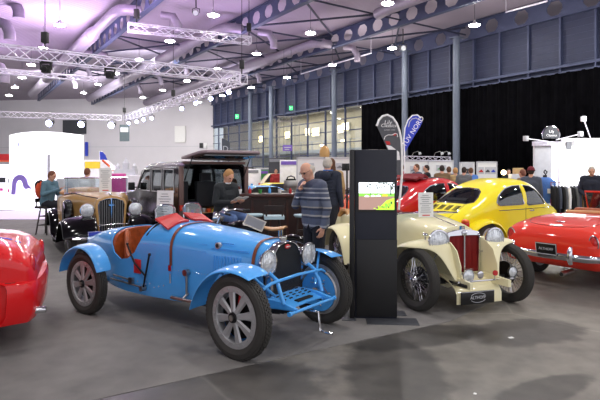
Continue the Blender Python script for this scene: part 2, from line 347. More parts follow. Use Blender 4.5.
# ---------------------------------------------------------------- floor
def floormat(name, base, dark, light, rough0, rough1, sc, cracks=False, fine=0., shade_patches=()):
    m = mat(name, base, rough0); nt = m.node_tree; b = nt.nodes['Principled BSDF']; L = nt.links
    tc = nt.nodes.new('ShaderNodeTexCoord')
    def noi(s, d=8, dist=0.):
        n = nt.nodes.new('ShaderNodeTexNoise'); n.inputs['Scale'].default_value = s; n.inputs['Detail'].default_value = d; n.inputs['Distortion'].default_value = dist
        L.new(tc.outputs['Object'], n.inputs['Vector']); return n
    n1 = noi(sc, 10, .6); n2 = noi(sc*9, 6); n3 = noi(220, 2)
    mx = nt.nodes.new('ShaderNodeMix'); mx.data_type = 'FLOAT'; mx.inputs[0].default_value = .35
    L.new(n1.outputs['Fac'], mx.inputs[2]); L.new(n2.outputs['Fac'], mx.inputs[3])
    m2 = nt.nodes.new('ShaderNodeMix'); m2.data_type = 'FLOAT'; m2.inputs[0].default_value = fine
    L.new(mx.outputs[0], m2.inputs[2]); L.new(n3.outputs['Fac'], m2.inputs[3])
    rp = nt.nodes.new('ShaderNodeValToRGB'); e = rp.color_ramp.elements
    g = lambda c: tuple(((x/255+.055)/1.055)**2.4 for x in c)+(1,)
    e[0].position = .40; e[0].color = g(dark); e[1].position = .60; e[1].color = g(light); k = e.new(.5); k.color = g(base)
    L.new(m2.outputs[0], rp.inputs['Fac'])
    src = rp.outputs['Color']
    if cracks:
        v = nt.nodes.new('ShaderNodeTexVoronoi'); v.feature = 'DISTANCE_TO_EDGE'; v.inputs['Scale'].default_value = .33
        nd = noi(1.6, 6); ad = nt.nodes.new('ShaderNodeMixRGB'); ad.inputs[0].default_value = .12
        L.new(tc.outputs['Object'], ad.inputs[1]); L.new(nd.outputs['Color'], ad.inputs[2]); L.new(ad.outputs[0], v.inputs['Vector'])
        r2 = nt.nodes.new('ShaderNodeValToRGB'); r2.color_ramp.elements[0].color = (.35,)*3+(1,); r2.color_ramp.elements[1].color = (0, 0, 0, 1); r2.color_ramp.elements[1].position = .006
        L.new(v.outputs['Distance'], r2.inputs['Fac'])
        m3 = nt.nodes.new('ShaderNodeMixRGB'); m3.blend_type = 'MIX'; m3.inputs[2].default_value = g((176, 170, 158)); L.new(r2.outputs['Color'], m3.inputs[0]); L.new(src, m3.inputs[1]); src = m3.outputs[0]
    for cx, cy, rx, ry, a in shade_patches:  # floor shadow and reflection painted into the base colour as soft ellipses
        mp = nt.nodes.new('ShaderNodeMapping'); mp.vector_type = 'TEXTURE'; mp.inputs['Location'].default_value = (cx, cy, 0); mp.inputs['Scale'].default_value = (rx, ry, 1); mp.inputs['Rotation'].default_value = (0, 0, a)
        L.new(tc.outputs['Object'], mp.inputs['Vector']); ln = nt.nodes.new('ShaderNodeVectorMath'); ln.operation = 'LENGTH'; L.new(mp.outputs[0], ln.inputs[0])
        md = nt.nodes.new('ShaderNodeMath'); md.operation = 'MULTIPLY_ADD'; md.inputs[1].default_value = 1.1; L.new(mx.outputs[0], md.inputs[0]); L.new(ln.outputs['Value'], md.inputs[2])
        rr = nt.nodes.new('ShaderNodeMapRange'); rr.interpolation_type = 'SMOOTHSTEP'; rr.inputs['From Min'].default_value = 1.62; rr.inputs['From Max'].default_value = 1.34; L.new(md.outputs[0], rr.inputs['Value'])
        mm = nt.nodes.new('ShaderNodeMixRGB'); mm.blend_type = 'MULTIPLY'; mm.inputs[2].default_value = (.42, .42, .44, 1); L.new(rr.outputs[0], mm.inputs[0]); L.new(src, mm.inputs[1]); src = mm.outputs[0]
    L.new(src, b.inputs['Base Color'])
    mr = nt.nodes.new('ShaderNodeMapRange'); mr.inputs['From Min'].default_value = .35; mr.inputs['From Max'].default_value = .65
    mr.inputs['To Min'].default_value = rough0; mr.inputs['To Max'].default_value = rough1
    L.new(n1.outputs['Fac'], mr.inputs['Value']); L.new(mr.outputs[0], b.inputs['Roughness'])
    bp = nt.nodes.new('ShaderNodeBump'); bp.inputs['Strength'].default_value = .25; bp.inputs['Distance'].default_value = .004
    L.new(m2.outputs[0], bp.inputs['Height']); L.new(bp.outputs[0], b.inputs['Normal'])
    return m
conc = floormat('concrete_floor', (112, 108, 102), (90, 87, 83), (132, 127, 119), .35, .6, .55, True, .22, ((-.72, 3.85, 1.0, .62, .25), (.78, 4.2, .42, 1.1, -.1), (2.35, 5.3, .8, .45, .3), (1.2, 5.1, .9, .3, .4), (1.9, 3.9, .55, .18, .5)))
carp = floormat('carpet_tiles', (116, 113, 111), (98, 96, 95), (128, 125, 122), .85, .95, .5, False, .35)
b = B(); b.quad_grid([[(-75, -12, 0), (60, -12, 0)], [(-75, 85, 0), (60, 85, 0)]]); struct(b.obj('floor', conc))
def gp(px, py, z=0): D = EYE*F/(py-170); return ((px-300)/F*D, D, z)
# carpet laid behind the slanting seam
b = B(); b.prism([gp(-60, 434)[:2], gp(100, 399)[:2], gp(300, 354)[:2], gp(450, 321.5)[:2], gp(500, 298)[:2], gp(470, 262)[:2], (10, 22), (-6, 50), (-46, 50), (-30, 8)], .0, .004, 'XY')
struct(b.obj('carpet', carp))
tag(B().box((0, 0, .004), (.05, .032, .006), rz=.3).obj('paper_scrap', M['paper'], loc=gp(511, 338)), 'larger crumpled white paper scrap on the bare concrete floor', 'litter')
tag(B().box((0, 0, .003), (.022, .02, .005), rz=.9).obj('paper_scrap', M['paper'], loc=gp(475, 394)), 'tiny white paper scrap near the bottom edge of the concrete floor', 'litter')
# ---------------------------------------------------------------- hall shell
wallm = mat('pale_render_wall', (214, 211, 216), .85, var=.04, scale=.4)
ceilm = mat('ceiling_deck', (168, 158, 174), .9, var=.05, scale=.3)
nt = ceilm.node_tree
wv = nt.nodes.new('ShaderNodeTexWave'); wv.inputs['Scale'].default_value = 1.6; tcn = nt.nodes.new('ShaderNodeTexCoord')
mpn = nt.nodes.new('ShaderNodeMapping'); mpn.inputs['Rotation'].default_value = (0, 0, UA); nt.links.new(tcn.outputs['Object'], mpn.inputs['Vector']); nt.links.new(mpn.outputs[0], wv.inputs['Vector'])
bpn = nt.nodes.new('ShaderNodeBump'); bpn.inputs['Strength'].default_value = .3; bpn.inputs['Distance'].default_value = .05; nt.links.new(wv.outputs['Fac'], bpn.inputs['Height']); nt.links.new(bpn.outputs[0], nt.nodes['Principled BSDF'].inputs['Normal'])
b = B(); hbox(b, -14, 82, -45, 29.5, 10.75, 10.95); struct(b.obj('ceiling', ceilm))
b = B(); p0 = HV(57.9, 26.4); p1 = Vector((-62, 70, 0)); d = p1-p0
b.box(((p0+p1)/2)+Vector((0, 0, 5.4)), (d.length, .3, 10.8), rz=math.atan2(d.y, d.x)); struct(b.obj('wall_back', wallm))
b = B(); b.box(((p0+p1)/2)+Vector((0, -.18, 4.6)), (d.length, .06, .08), rz=math.atan2(d.y, d.x)); struct(b.obj('trim_1', M['lgrey']))
# right wall: blue grey panel band over the curtain and the glazing
b = B(); hbox(b, -12, 57.8, 26.2, 26.4, 6.77, 9.6); struct(b.obj('wall_right', M['panel']))
b = B()
u = 12.6-1.78*12
while u < 57.8: hbox(b, u-.05, u+.05, 26.0, 26.2, 6.7, 9.6); u += 1.78
for k in range(1, 8): hbox(b, -12, 57.8, 26.185, 26.2, 6.9+k*.34, 6.915+k*.34)
struct(b.obj('trim_2', M['beam']))
b = B(); hbox(b, -12, 57.8, 25.95, 26.2, 6.95, 7.1); hbox(b, -12, 29.6, 25.7, 25.8, 6.62, 6.7)
struct(b.obj('trim_3', M['beam']))
def castellated(v, u0, u1, z0=9.65, h=1.02, pitch=1.35):
    b = B()
    hbox(b, u0, u1, v-.14, v+.14, z0, z0+.05); hbox(b, u0, u1, v-.14, v+.14, z0+h-.05, z0+h)
    hbox(b, u0, u1, v-.02, v+.02, z0+.05, z0+.17); hbox(b, u0, u1, v-.02, v+.02, z0+h-.17, z0+h-.05)
    u = u0; base = B()
    za, zb, zm = z0+.16, z0+h-.16, z0+h/2
    Mx = Matrix(((-.56, .828, 0, 0), (.828, .56, 0, 0), (0, 0, 1, 0), (0, 0, 0, 1)))
    pp = B()
    while u < u1:
        c = .42; e = .20
        pp.prism([(u+e, za), (u+c, zm-.12), (u+c, zm+.12), (u+e, zb), (u+pitch-e, zb), (u+pitch-c, zm+.12), (u+pitch-c, zm-.12), (u+pitch-e, za)][::-1] if False else
                 [(u+pitch/2-(pitch/2-e), za), (u+c, zm-.12), (u+c, zm+.12), (u+e, zb), (u+pitch-e, zb), (u+pitch-c, zm+.12), (u+pitch-c, zm-.12), (u+pitch-e, za)], v-.02, v+.02, 'XZ')
        u += pitch
    pp.xform(Mx); me = pp.mesh('x', M['beam']); b.bm.from_mesh(me); bpy.data.meshes.remove(me)
    return b
for i, v in enumerate((8.0, 13.9, 20.5)):
    o = castellated(v, 6, 66).obj('roof_beam', M['beam'])
    tag(o, ['castellated blue steel roof beam, leftmost, behind the left rig', 'castellated blue steel roof beam in the middle, between its two neighbours', 'castellated blue steel roof beam nearest the panelled wall'][i], 'beam', None, 'structure')
o = castellated(26.1, -10, 58, 9.6, 1.1, 1.9).obj('roof_beam', M['beam']); tag(o, 'castellated blue steel beam on top of the panelled wall', 'beam', None, 'structure')
for v, q in ((1.6, 0),):
    tag(castellated(v, 20, 66).obj('roof_beam', M['beam']), 'castellated roof beam at the far left edge of the hall', 'beam', None, 'structure')
# dark bracing under the deck
br = B()
for i, v in enumerate((8.0, 13.9, 20.5)):
    for k in range(6):
        u0 = 14.2+6.15*k; va, vb = v, (13.9, 20.5, 26.1)[i]
        if k > 0 and not (i == 0 and k < 3):
            br.cyl(HV(u0, va, 10.0), HV(u0, vb, 10.0), .05, n=6)
            br.cyl(HV(u0, va, 10.0), HV(u0+6.15, vb, 10.45), .06, n=6)
            br.cyl(HV(u0+6.15, va, 10.0), HV(u0, vb, 10.45), .06, n=6)
struct(br.obj('trim_4', M['beamd']))
for i, u in enumerate((20.4, 24.7, 32.5, 42.4, 46.6)):
    b = B(); b.cyl(HV(u, 25.3, 0), HV(u, 25.3, 9.75), .21, n=20); b.box(HV(u, 25.3, 9.72), (.6, .6, .06), rz=UA); b.box(HV(u, 25.3, .02), (.6, .6, .04), rz=UA)
    tag(b.obj('hall_column', M['pillar']), ['round blue-grey steel column in front of the black curtain, right of the blue flag', 'round blue-grey steel column behind the blue and grey flags', 'slim blue-grey column before the glazing, above the man in the puffer jacket',
        'blue-grey column before the glazing, just left of the truss portal', 'blue-grey column before the glazing, left of its near twin'][i], 'column', None, 'structure')
# curtain with folds
rows = []
for i in range(420):
    u = 8+21.6*i/419; f = .08*math.sin(u*9.5)+.04*math.sin(u*23+1)
    rows.append([HV(u, 25.75+f, .02), HV(u, 25.75+f*.7, 6.65)])
b = B(); b.quad_grid(rows); tag(b.obj('stage_curtain', M['curtain'], mods=[('solid', .02)], ang=180), 'tall black pleated curtain hanging along the right wall', 'curtain')
# glazing
b = B()
u = 29.6
while u < 58: hbox(b, u-.05, u+.05, 26.2, 26.35, 0, 6.8); u += 1.78*1.5
for k in range(8): hbox(b, 29.5, 57.8, 26.2, 26.32, .1+k*.95, .17+k*.95)
o = struct(b.obj('window_1', M['beam']))
g = B(); hbox(g, 29.6, 57.8, 26.26, 26.28, .1, 6.75); g.obj('window_pane', M['glass'], o)
# concourse behind the glass
b = B(); hbox(b, 24, 66, 31.5, 31.7, 0, 8); struct(b.obj('wall_concourse', mat('concourse_wall', (200, 190, 172), .8, var=.1, scale=.3)))
b = B(); hbox(b, 24, 66, 29.9, 31.5, 3.4, 3.7); hbox(b, 24, 66, 29.85, 29.95, 4.5, 4.56)
for k in range(20): hbox(b, 24+2*k, 24.08+2*k, 29.85, 29.95, 3.7, 4.5)
struct(b.obj('trim_5', M['lgrey']))
b = B(); hbox(b, 24, 66, 26.6, 31.6, 7.6, 7.7); struct(b.obj('ceiling_concourse', M['lgrey']))
warm = mat('warm_lit_lamp', (255, 226, 170), .5, emit=(255, 220, 160), es=9)
for i, (px, py, wd, hh) in enumerate([(346, 127, 1.0, .9), (341, 129, .8, .8), (316, 132, 1.3, .9), (308, 132, .8, .8), (288, 135, 1.0, .8), (262, 139, 1.2, .8), (323, 145, .8, .3), (344, 141, .8, .3)]):
    k = (px-300)/F; v = 31.3; uu = (.828*v-k*.56*v)/(.56+.828*k); p = HV(uu, v); z = zz(py, p.y)
    b = B(); b.box((0, 0, 0), (.1, wd, hh), rz=0); o = b.obj('wall_light', M['lgrey'], loc=(p.x, p.y, z), rz=VA)
    q = B(); q.box((-.08, 0, 0), (.06, wd*.9, hh*.85)); q.obj('diffuser', warm, o); tag(o, 'warm lit wall light on the concourse wall seen through the glazing', 'lamp', 'lit lamps in the concourse')
# exit signs
ex = mat('exit_sign_green', (40, 190, 90), .4, emit=(60, 220, 120), es=1.6)
for px, py, l in ((237, 116.5, 'green emergency exit sign on the panel band, left one'), (291, 108, 'green emergency exit sign on the panel band, right one')):
    k = (px-300)/F; v = 25.9; uu = (.828*v-k*.56*v)/(.56+.828*k); p = HV(uu, v); z = zz(py, p.y); s = p.y/510
    o = tag(B().box((0, 0, 0), (3.4*s, .08, 4*s)).obj('exit_sign', ex, loc=(p.x, p.y, z)), l, 'sign')
    b = B(); b.box((-.5*s, -.06, 0), (.5*s, .02, 2.2*s)); b.box((.6*s, -.06, .2*s), (1.2*s, .02, .5*s)); b.obj('running_figure', M['white'], o)
# ---------------------------------------------------------------- ducts
for i, v in enumerate((6.9, 12.8, 19.3)):
    b = B(); b.tube([HV(62, v, 9.9), HV(32.5, v, 9.9)], .42, n=16); b.tube([HV(32.6, v, 9.9), HV(31.6, v, 9.9)], [.42, .28], n=16)
    pts = [HV(31.6, v, 9.9), HV(27.6, v, 9.9), HV(27, v+.1, 9.9), HV(26.7, v+.4, 9.9), HV(26.6, v+1.1, 9.9)]
    b.tube(pts, .28, n=16)
    b.tube([HV(26.6, v+2.2, 9.9), HV(26.2, v+2.7, 9.8), HV(26.0, v+2.9, 9.3), HV(26., v+2.9, 8.9)], .22, n=12)
    o = b.obj('ventilation_duct', M['duct']); tag(o, ['round ventilation duct along the leftmost roof beam', 'round ventilation duct along the middle roof beam', 'round ventilation duct along the right roof beam'][i], 'duct', None, 'structure')
    for u in (38, 44, 50):
        q = B(); q.tube([HV(u, v+.3, 9.9), HV(u, v+1.6, 10.0), HV(u, v+2.0, 9.9), HV(u, v+2.2, 9.5), HV(u, v+2.2, 9.1)], .2, n=12); q.obj('outlet_pipe', M['duct'], o)
b = B(); b.tube([HV(20, 18.5, 9.9), HV(19, 18.3, 9.9), HV(4, 18.3, 9.9)], .3, n=16); tag(b.obj('ventilation_duct', M['duct']), 'near stretch of round duct entering the frame top right of centre', 'duct', None, 'structure')
for px, py in ((8, 22), (17, 0), (2, 65)):
    D = 28; b = B(); x, z = at(px, D).x, zz(py, D); b.tube([(x-2.5, D, z), (x-.6, D, z), (x-.1, D, z-.15), (x+.1, D, z-.6), (x+.1, D, z-1.0)], .3, n=12); b.cyl((x-2.4, D, z), (x-2.4, D, 10.75), .06); o = b.obj('ventilation_duct', M['duct'])
    tag(o, 'bent outlet duct at the left edge of the ceiling', 'duct', 'bent ducts at left edge', 'structure')
# ---------------------------------------------------------------- ceiling lamps
lampm = mat('lamp_glow', (255, 252, 246), .5, emit=(255, 250, 240), es=150)
def lamp_fix():
    t = thing('ceiling_lamp', 'x', 'lamp', group='round high-bay lamps under the hall ceiling')
    b = B(); b.lathe([(0, .32), (.05, .30), (.08, .2), (.26, .07), (.28, .05), (.25, .05)], axis='Z', n=20); b.obj('housing', M['lgrey'], t)
    b = B(); b.ball((0, 0, .03), .27, (1, 1, .22), n=20); b.obj('diffuser', lampm, t)
    b = B(); b.cyl((0, 0, .28), (0, 0, 1.42), .012, n=6); b.obj('suspension_cable', M['dgrey'], t); return t
l0 = None; nl = 0
LG = [(17.2+6.15*k, v) for v in (4.6, 10.6, 16.5, 22.8, -1.4) for k in range(-4, 8) if k < 7 or v < 6]
hidden = []
for u, v in LG:
    p = HV(u, v, 9.3)
    vis = p.y > 3 and -15 < 300+F*p.x/p.y < 615 and 170-F*(p.z-EYE)/p.y > -12
    if vis:
        if l0 is None: l0 = lamp_fix(); o = l0
        else: o = dup(l0)
        o.location = p; o['label'] = 'round white high-bay lamp hanging lit under the hall ceiling'
    else: hidden.append(p)
def area(loc, size, power, col=(1, .98, .95), rot=(0, 0, 0), shape='DISK', size2=None, name='hall_light', spread=None):
    l = bpy.data.lights.new(name, 'AREA'); l.shape = shape; l.size = size; l.energy = power; l.color = col
    if size2: l.size_y = size2
    if spread: l.spread = spread
    o = bpy.data.objects.new(name, l); COL.objects.link(o); o.location = loc; o.rotation_euler = rot; return o
for p in hidden:
    if p.y > -14 and p.x > -45: area(p, .6, 95)
# unseen uplights added to brighten the ceiling, lilac near the rig, paler elsewhere
for x, y, c, pw in ((-9, 22, (.9, .64, 1), 3000), (-14, 30, (.9, .66, 1), 2300), (-3, 30, (.8, .6, 1), 500), (-22, 36, (.85, .6, 1), 700), (4, 33, (1, .9, .85), 500), (10, 24, (1, .92, .85), 520), (-6, 44, (.9, .85, 1), 600), (-20, 52, (.95, .9, 1), 600), (9, 38, (.95, .92, 1), 400)):
    area((x, y, 6.9), 2.5, pw*.22, c, (PI, 0, 0), name='ceiling_fill')
area(HV(44, 29, 7.4), 3, 900, (1, .88, .7), shape='RECTANGLE', size2=24, rot=(0, 0, UA+PI/2), name='concourse_light')
area((-22, 46, 9.5), 10, 1500, (1, .97, 1), (R(70), 0, 0), name='wall_fill')  # two unseen fill lights added to brighten the back wall
area((-12, 38, 9.6), 6, 500, (.95, .95, 1), (R(60), 0, 0), name='wall_fill')
# ---------------------------------------------------------------- rigging
def truss(p, q, s=.42, seg=.5, name='lighting_truss', r=.026, m=None):
    p = Vector(p); q = Vector(q); d = q-p; L = d.length; n = max(2, int(L/seg)); t = d/L; sd = Vector((0, 0, 1)).cross(t).normalized()*s/2; up = Vector((0, 0, s/2))
    b = B(); C4 = [sd+up, sd-up, -sd-up, -sd+up]
    for c in C4: b.cyl(p+c, q+c, r, n=8)
    m = m or M['trussm']; o = b.obj(name, m)
    b = B()
    for f in range(4):
        a, c = C4[f], C4[(f+1) % 4]
        for i in range(n):
            x0 = p+d*(i/n); x1 = p+d*((i+1)/n)
            if i % 2: b.cyl(x0+a, x1+c, r*.75, n=5)
            else: b.cyl(x0+c, x1+a, r*.75, n=5)
    for e in (p, q):
        for f in range(4): b.cyl(e+C4[f], e+C4[(f+1) % 4], r, n=6)
    b.obj('bracing', m, o); return o
tr = [((-15, 15.8, 6), (-2.9, 23.9, 6), .44, 'long lilac-lit box truss crossing the upper left of the hall'),
      ((-2.7, 24.3, 6), (-14.4, 42.3, 6), .42, 'box truss running back from the near rig corner over the blue spotlights'),
      ((-14.9, 42.5, 6), (-27, 38.5, 6), .42, 'far box truss above the white booth with three lit spotlights'),
      ((-14.5, 21.5, 6), (-9.75, 24.5, 6), .2, 'thin truss under the long truss at upper left'),
      ((-7.6, 22.6, 8), (-2.45, 25, 8), .34, 'short box truss hanging above the long one near the ceiling')]
for p, q, s, l in tr: tag(truss(p, q, s), l, 'truss')
# hoists and cables
for i, (x, y, z) in enumerate([(-2.75, 24.1, 6.2), (-9.6, 19.2, 6.2), (-2.5, 25, 8.2), (-7.3, 22.8, 8.2), (-14.6, 42.4, 6.2), (-8.2, 33, 6.2)]):
    t = thing('chain_hoist', ['chain hoist at the near corner of the rig', 'chain hoist on the long upper left truss', 'chain hoist at the right end of the short truss', 'chain hoist at the left end of the short truss', 'chain hoist at the far corner of the rig', 'chain hoist midway along the receding truss'][i], 'hoist', (x, y, z))
    b = B(); b.box((0, 0, .45), (.22, .22, .4)); b.cyl((0, 0, 0), (0, 0, .3), .03); b.obj('motor', M['blk'], t, mods=[('bevel', .02)])
    b = B(); b.cyl((0, 0, .6), (0, 0, 10.7-z), .015, n=6); b.obj('chain', M['darkmetal'], t)
sp = mat('spotlight_glow', (220, 225, 255), .4, emit=(190, 195, 255), es=22)
def spot(px, py, D, l, big=1., dir_=(0, -1, -.25), glow=True, drop_=.45):
    x, z = at(px, D).x, zz(py, D); t = thing('stage_spotlight', l, 'spotlight', (x, D, z))
    d = Vector(dir_).normalized(); b = B(); b.cyl(-d*.28*big, d*.12*big, .10*big, .17*big, n=18); b.obj('body', M['blk'], t)
    b = B(); b.cyl(d*.11*big, d*.13*big, .15*big, n=18); b.obj('lens', sp if glow else M['lens'], t)
    b = B(); b.tube([(-.2*big, 0, 0), (-.2*big, 0, .22*big), (0, 0, .28*big), (.2*big, 0, .22*big), (.2*big, 0, 0)], .02, n=6); b.cyl((0, 0, .28*big), (0, 0, drop_), .03); b.obj('yoke', M['blk'], t)
    return t
for i, (px, py, D) in enumerate([(50, 123, 40), (82, 124, 40.7), (112, 125, 41.8)]):
    spot(px, py, D, ['lit blue-white spotlight under the far truss, leftmost of three', 'lit blue-white spotlight under the far truss, middle of three', 'lit blue-white spotlight under the far truss, rightmost of three'][i], 1.6)
for i, (px, py) in enumerate([(129, 123), (137, 121.5), (144, 119.5), (152, 118), (182, 108.5), (196, 103), (211, 98.5), (229, 92)]):
    D = 42.3-18*(px-127)/116*.62-max(0, px-190)*.11
    spot(px, py, D, 'lit spotlight under the receding truss, number %s from the far end' % ['one', 'two', 'three', 'four', 'five', 'six', 'seven', 'eight', 'nine', 'ten'][i], .85)
for px, py, D, l in ((46, 66, 19.4, 'black moving-head lamp hanging below the long truss, left one'), (110, 72, 20.7, 'black moving-head lamp hanging below the long truss, right one')):
    x, z = at(px, D).x, zz(py, D); t = thing('moving_head_lamp', l, 'spotlight', (x, D, z))
    b = B(); b.box((0, 0, .18), (.4, .28, .14)); b.obj('base', M['blk'], t, mods=[('bevel', .02)])
    b = B(); b.box((0, 0, -.12), (.28, .25, .3)); b.cyl((0, -.1, -.12), (0, -.2, -.16), .12, n=16); b.obj('head', M['blk'], t, mods=[('bevel', .03)])
    b = B(); b.box((-.19, 0, .02), (.04, .12, .34)); b.box((.19, 0, .02), (.04, .12, .34)); b.cyl((0, 0, .25), (0, 0, 5.9-z), .02); b.obj('yoke', M['blk'], t)
for i, (px, py, D) in enumerate([(196, 13, 25), (403, 48, 26.5)]):
    spot(px, py, D, ['small white projector under the ceiling at upper centre', 'small white projector lamp beside the near column top'][i], .9, glow=False, drop_=1.0)
for (a, c, l) in (((450+56, 12), (450+97, 1), 'short linear rod lamp under the ceiling near upper right'), ((301, 74), (371, 53), 'thin silver conduit rail along the ceiling before the panelled wall')):
    D0, D1 = (27, 24.5) if a[0] > 450 else (41, 33)
    b = B(); b.cyl((at(a[0], D0).x, D0, zz(a[1], D0)), (at(c[0], D1).x, D1, zz(c[1], D1)), .05, n=8); b.cyl((at(a[0], D0).x, D0, zz(a[1], D0)), (at(a[0], D0).x, D0, 10.75), .02); b.cyl((at(c[0], D1).x, D1, zz(c[1], D1)), (at(c[0], D1).x, D1, 10.75), .02)
    tag(b.obj('conduit_rail', M['trussm']), l, 'rail')
# ================================================================ BLUE RACING CAR
def blue_racer():
    t = thing('vintage_race_car', 'light blue open two-seat vintage racing car with leather bonnet straps, in the centre foreground', 'car', (-2.09, 6.48, 0), R(-36.3))
    tab = [(-1.06, .02, .62, .70, .74), (-.86, .12, .52, .68, .78), (-.47, .27, .40, .70, .885), (-.1, .37, .31, .72, .955), (.25, .42, .27, .74, 1.0), (.6, .43, .26, .76, 1.06), (.86, .425, .26, .78, 1.09),
           (1.17, .395, .26, .78, 1.07), (1.7, .345, .30, .74, 1.03), (2.15, .295, .36, .70, .985), (2.345, .27, .42, .68, .965)]
    xs = sorted(set(lin(-1.06, 2.345, 46)+[.8, .9]))
    body = bodyloft(tab, xs, a=.62, b=.85, rb=.04).obj('body', M['blue'], t, mods=[('solid', .014)])
    cp = [(.06, 1.4), (.05, .92), (.08, .80), (.16, .69), (.30, .63), (.45, .655), (.58, .74), (.66, .86), (.72, .98), (.80, 1.4)]
    c1 = cutter(B().prism(cp, -.6, .335)); c1.parent = t; addmod(body, ('cut', c1)); bake(body); drop(c1)
    # leather cockpit lining
    b = B(); rows = []
    scal = [(.05, .93), (.08, .80), (.16, .69), (.30, .63), (.45, .655), (.58, .74), (.66, .86), (.72, .98)]
    for k in range(37):
        if k < 6: x, y = .74-.05*k, -.395
        elif k > 30: x, y = .49+.05*(k-31), .385
        else: a = -.5*PI+PI*(k-6)/24; x = .47-.42*math.cos(a); y = .39*math.sin(a)
        if y < -.05: tp = min(.95, interp(scal, x)[0]+.012+max(0, (y+.385))*2.5)
        else: tp = .95+.10*max(0, x-.05) if k > 18 else .95
        rows.append([(x, y, .32), (x-.01, y*1.0, .6), (x-.015, y, tp-.05), (x, y*.97, tp), (x+.03, y*.9, tp-.03), (x+.05, y*.86, .6), (x+.05, y*.86, .35)])
    b.quad_grid(rows); b.obj('seat_back', M['brownleather'], t, ang=60)
    b = B(); rg = ring(.11, *interp(tab, .11)[:4], a=.62, b=.85, rb=.04, off=.02); b.prism([(p[1], p[2]) for p in rg], .07, .13, 'YZ'); b.obj('rear_bulkhead', M['brownleather'], t)
    b = B(); b.box((.42, 0, .42), (.46, .70, .12)); b.obj('seat_cushion', M['brownleather'], t, mods=[('bevel', .03, 3)])
    B().box((.45, 0, .335), (.8, .72, .02)).obj('cockpit_floor', M['floorl'], t)
    # rolled dark edge round the cockpit
    e = B(); e.tube([(.70, -.40, .80), (.76, -.385, .95), (.80, -.30, 1.05), (.82, -.15, 1.085), (.82, 0, 1.095), (.82, .15, 1.085), (.80, .30, 1.05), (.76, .385, .95), (.70, .40, .80)], .014, n=8); e.obj('cockpit_edge', M['rubber2'], t)
    # steering wheel
    w_ = B(); cpt = Vector((.60, -.17, .90)); ax = Vector((-.9, 0, .42)).normalized(); u = ax.orthogonal().normalized(); v = ax.cross(u)
    w_.tube([cpt+(u*math.cos(a)+v*math.sin(a))*.15 for a in lin(0, 2*PI*23/24, 24)], .010, n=8, closed=True)
    for a in (0, PI/2, PI, 1.5*PI): w_.cyl(cpt, cpt+(u*math.cos(a)+v*math.sin(a))*.17, .006, n=6)
    w_.cyl(cpt, cpt-ax*.3, .015); w_.obj('steering_wheel', M['darkmetal'], t)
    # red leather cowl pads with aero screens
    def cowl(x, y):
        w0, zb, zs, zt = interp(tab, x); c = min(.999, abs(y)/w0)**(1/.62); return zs+(zt-zs)*math.sqrt(max(0, 1-c*c))**.85
    for s in (-1, 1):
        b = B(); rows = []
        for k in range(6):
            x = .84+.22*k/5
            rows.append([(x, s*(.05+.30*j/5), max(cowl(x, .05+.30*j/5)+.004, (1.155-.10*k/5-.20*(.05+.30*j/5)**1.5))) for j in range(6)])
        b.quad_grid(rows); b.obj('cowl_pad', M['redleather'], t, mods=[('solid', .02, 1)])
        b = B(); yc = s*.2; pts = [(.85, yc-.14, 1.10), (.83, yc-.14, 1.22), (.825, yc-.10, 1.265), (.82, yc, 1.275), (.825, yc+.10, 1.265), (.83, yc+.14, 1.22), (.85, yc+.14, 1.10)]
        b.tube(pts, .008, n=6); fr = b.obj('aero_screen', M['chrome'], t)
        g = B(); vs = [g.bm.verts.new(p) for p in pts]; g.bm.faces.new(vs); g.obj('screen_glass', M['glass'], fr, mods=[('solid', .004)])
    # straps over the bonnet
    for x in (1.17, 2.24):
        w0, zb, zs, zt = interp(tab, x); pts = ring(x, w0+.006, zb, zs, zt+.006, a=.62, b=.85, rb=.04, n=10)
        pts = [p for p in pts if p[2] > (.56 if x < 2 else .60)]
        rows = []
        for p in pts: rows.append([(x-.02, p[1], p[2]), (x-.02, p[1]*1.006, p[2]+.004), (x+.02, p[1]*1.006, p[2]+.004), (x+.02, p[1], p[2])])
        b = B(); b.quad_grid(rows, cu=True, caps=True); st = b.obj('bonnet_strap', M['strap'], t)
        b = B()
        for s in (-1, 1):
            b.box((x, s*(w0+.016), .62 if x < 2 else .66), (.05, .012, .06)); b.cyl((x, s*(w0+.015), .56), (x, s*(w0+.015), .46), .008, n=8)
        b.obj('buckle', M['chrome'], st)
    # louvres, rivets, exhaust hole, fittings
    b = B()
    for s in (-1, 1):
        for r0, r1, z in ((1.22, 1.66, .90), (1.22, 1.66, .83), (1.72, 2.18, .87), (1.75, 2.0, .93)):
            k = r0
            while k < r1:
                wv_ = interp(tab, k)[0]; zz_ = z; ty = wv_*(1-(max(0, (zz_-.74)/.36))**2*.42) + .001; b.box((k, s*ty, zz_), (.016, .012, .012)); k += .028
        for k in range(10):
            x = 1.76+k*.036; wv_ = interp(tab, x)[0]; b.box((x, s*(wv_), .72), (.012, .014, .17))
    b.obj('bonnet_louvre', M['blue'], t)
    b = B()
    for s in (-1, 1):
        for i in range(24):
            x = 1.2+i*.04; b.ball((x, s*(interp(tab, x)[0]+.001), .60), .005, n=6)
        for i in range(14):
            x = .15+i*.07; b.ball((x, s*(interp(tab, x)[0]+.001), .40+.02*math.sin(i*2.1)), .009, n=6)
        for i in range(6): b.ball((.78, s*(interp(tab, .78)[0]-.005), .45+.06*i), .006, n=6)
    b.obj('rivet', M['chrome'], t)['kind'] = 'stuff'
    b = B(); wv_ = interp(tab, 1.80)[0]; b.cyl((1.80, -wv_+.05, .905), (1.80, -wv_-.012+.015, .905), .032, n=20); b.mi = 1; b.cyl((1.80, -wv_+.01, .905), (1.80, -wv_-.002, .905), .02, n=16); b.obj('breather_port', [M['alu'], M['blk']], t)
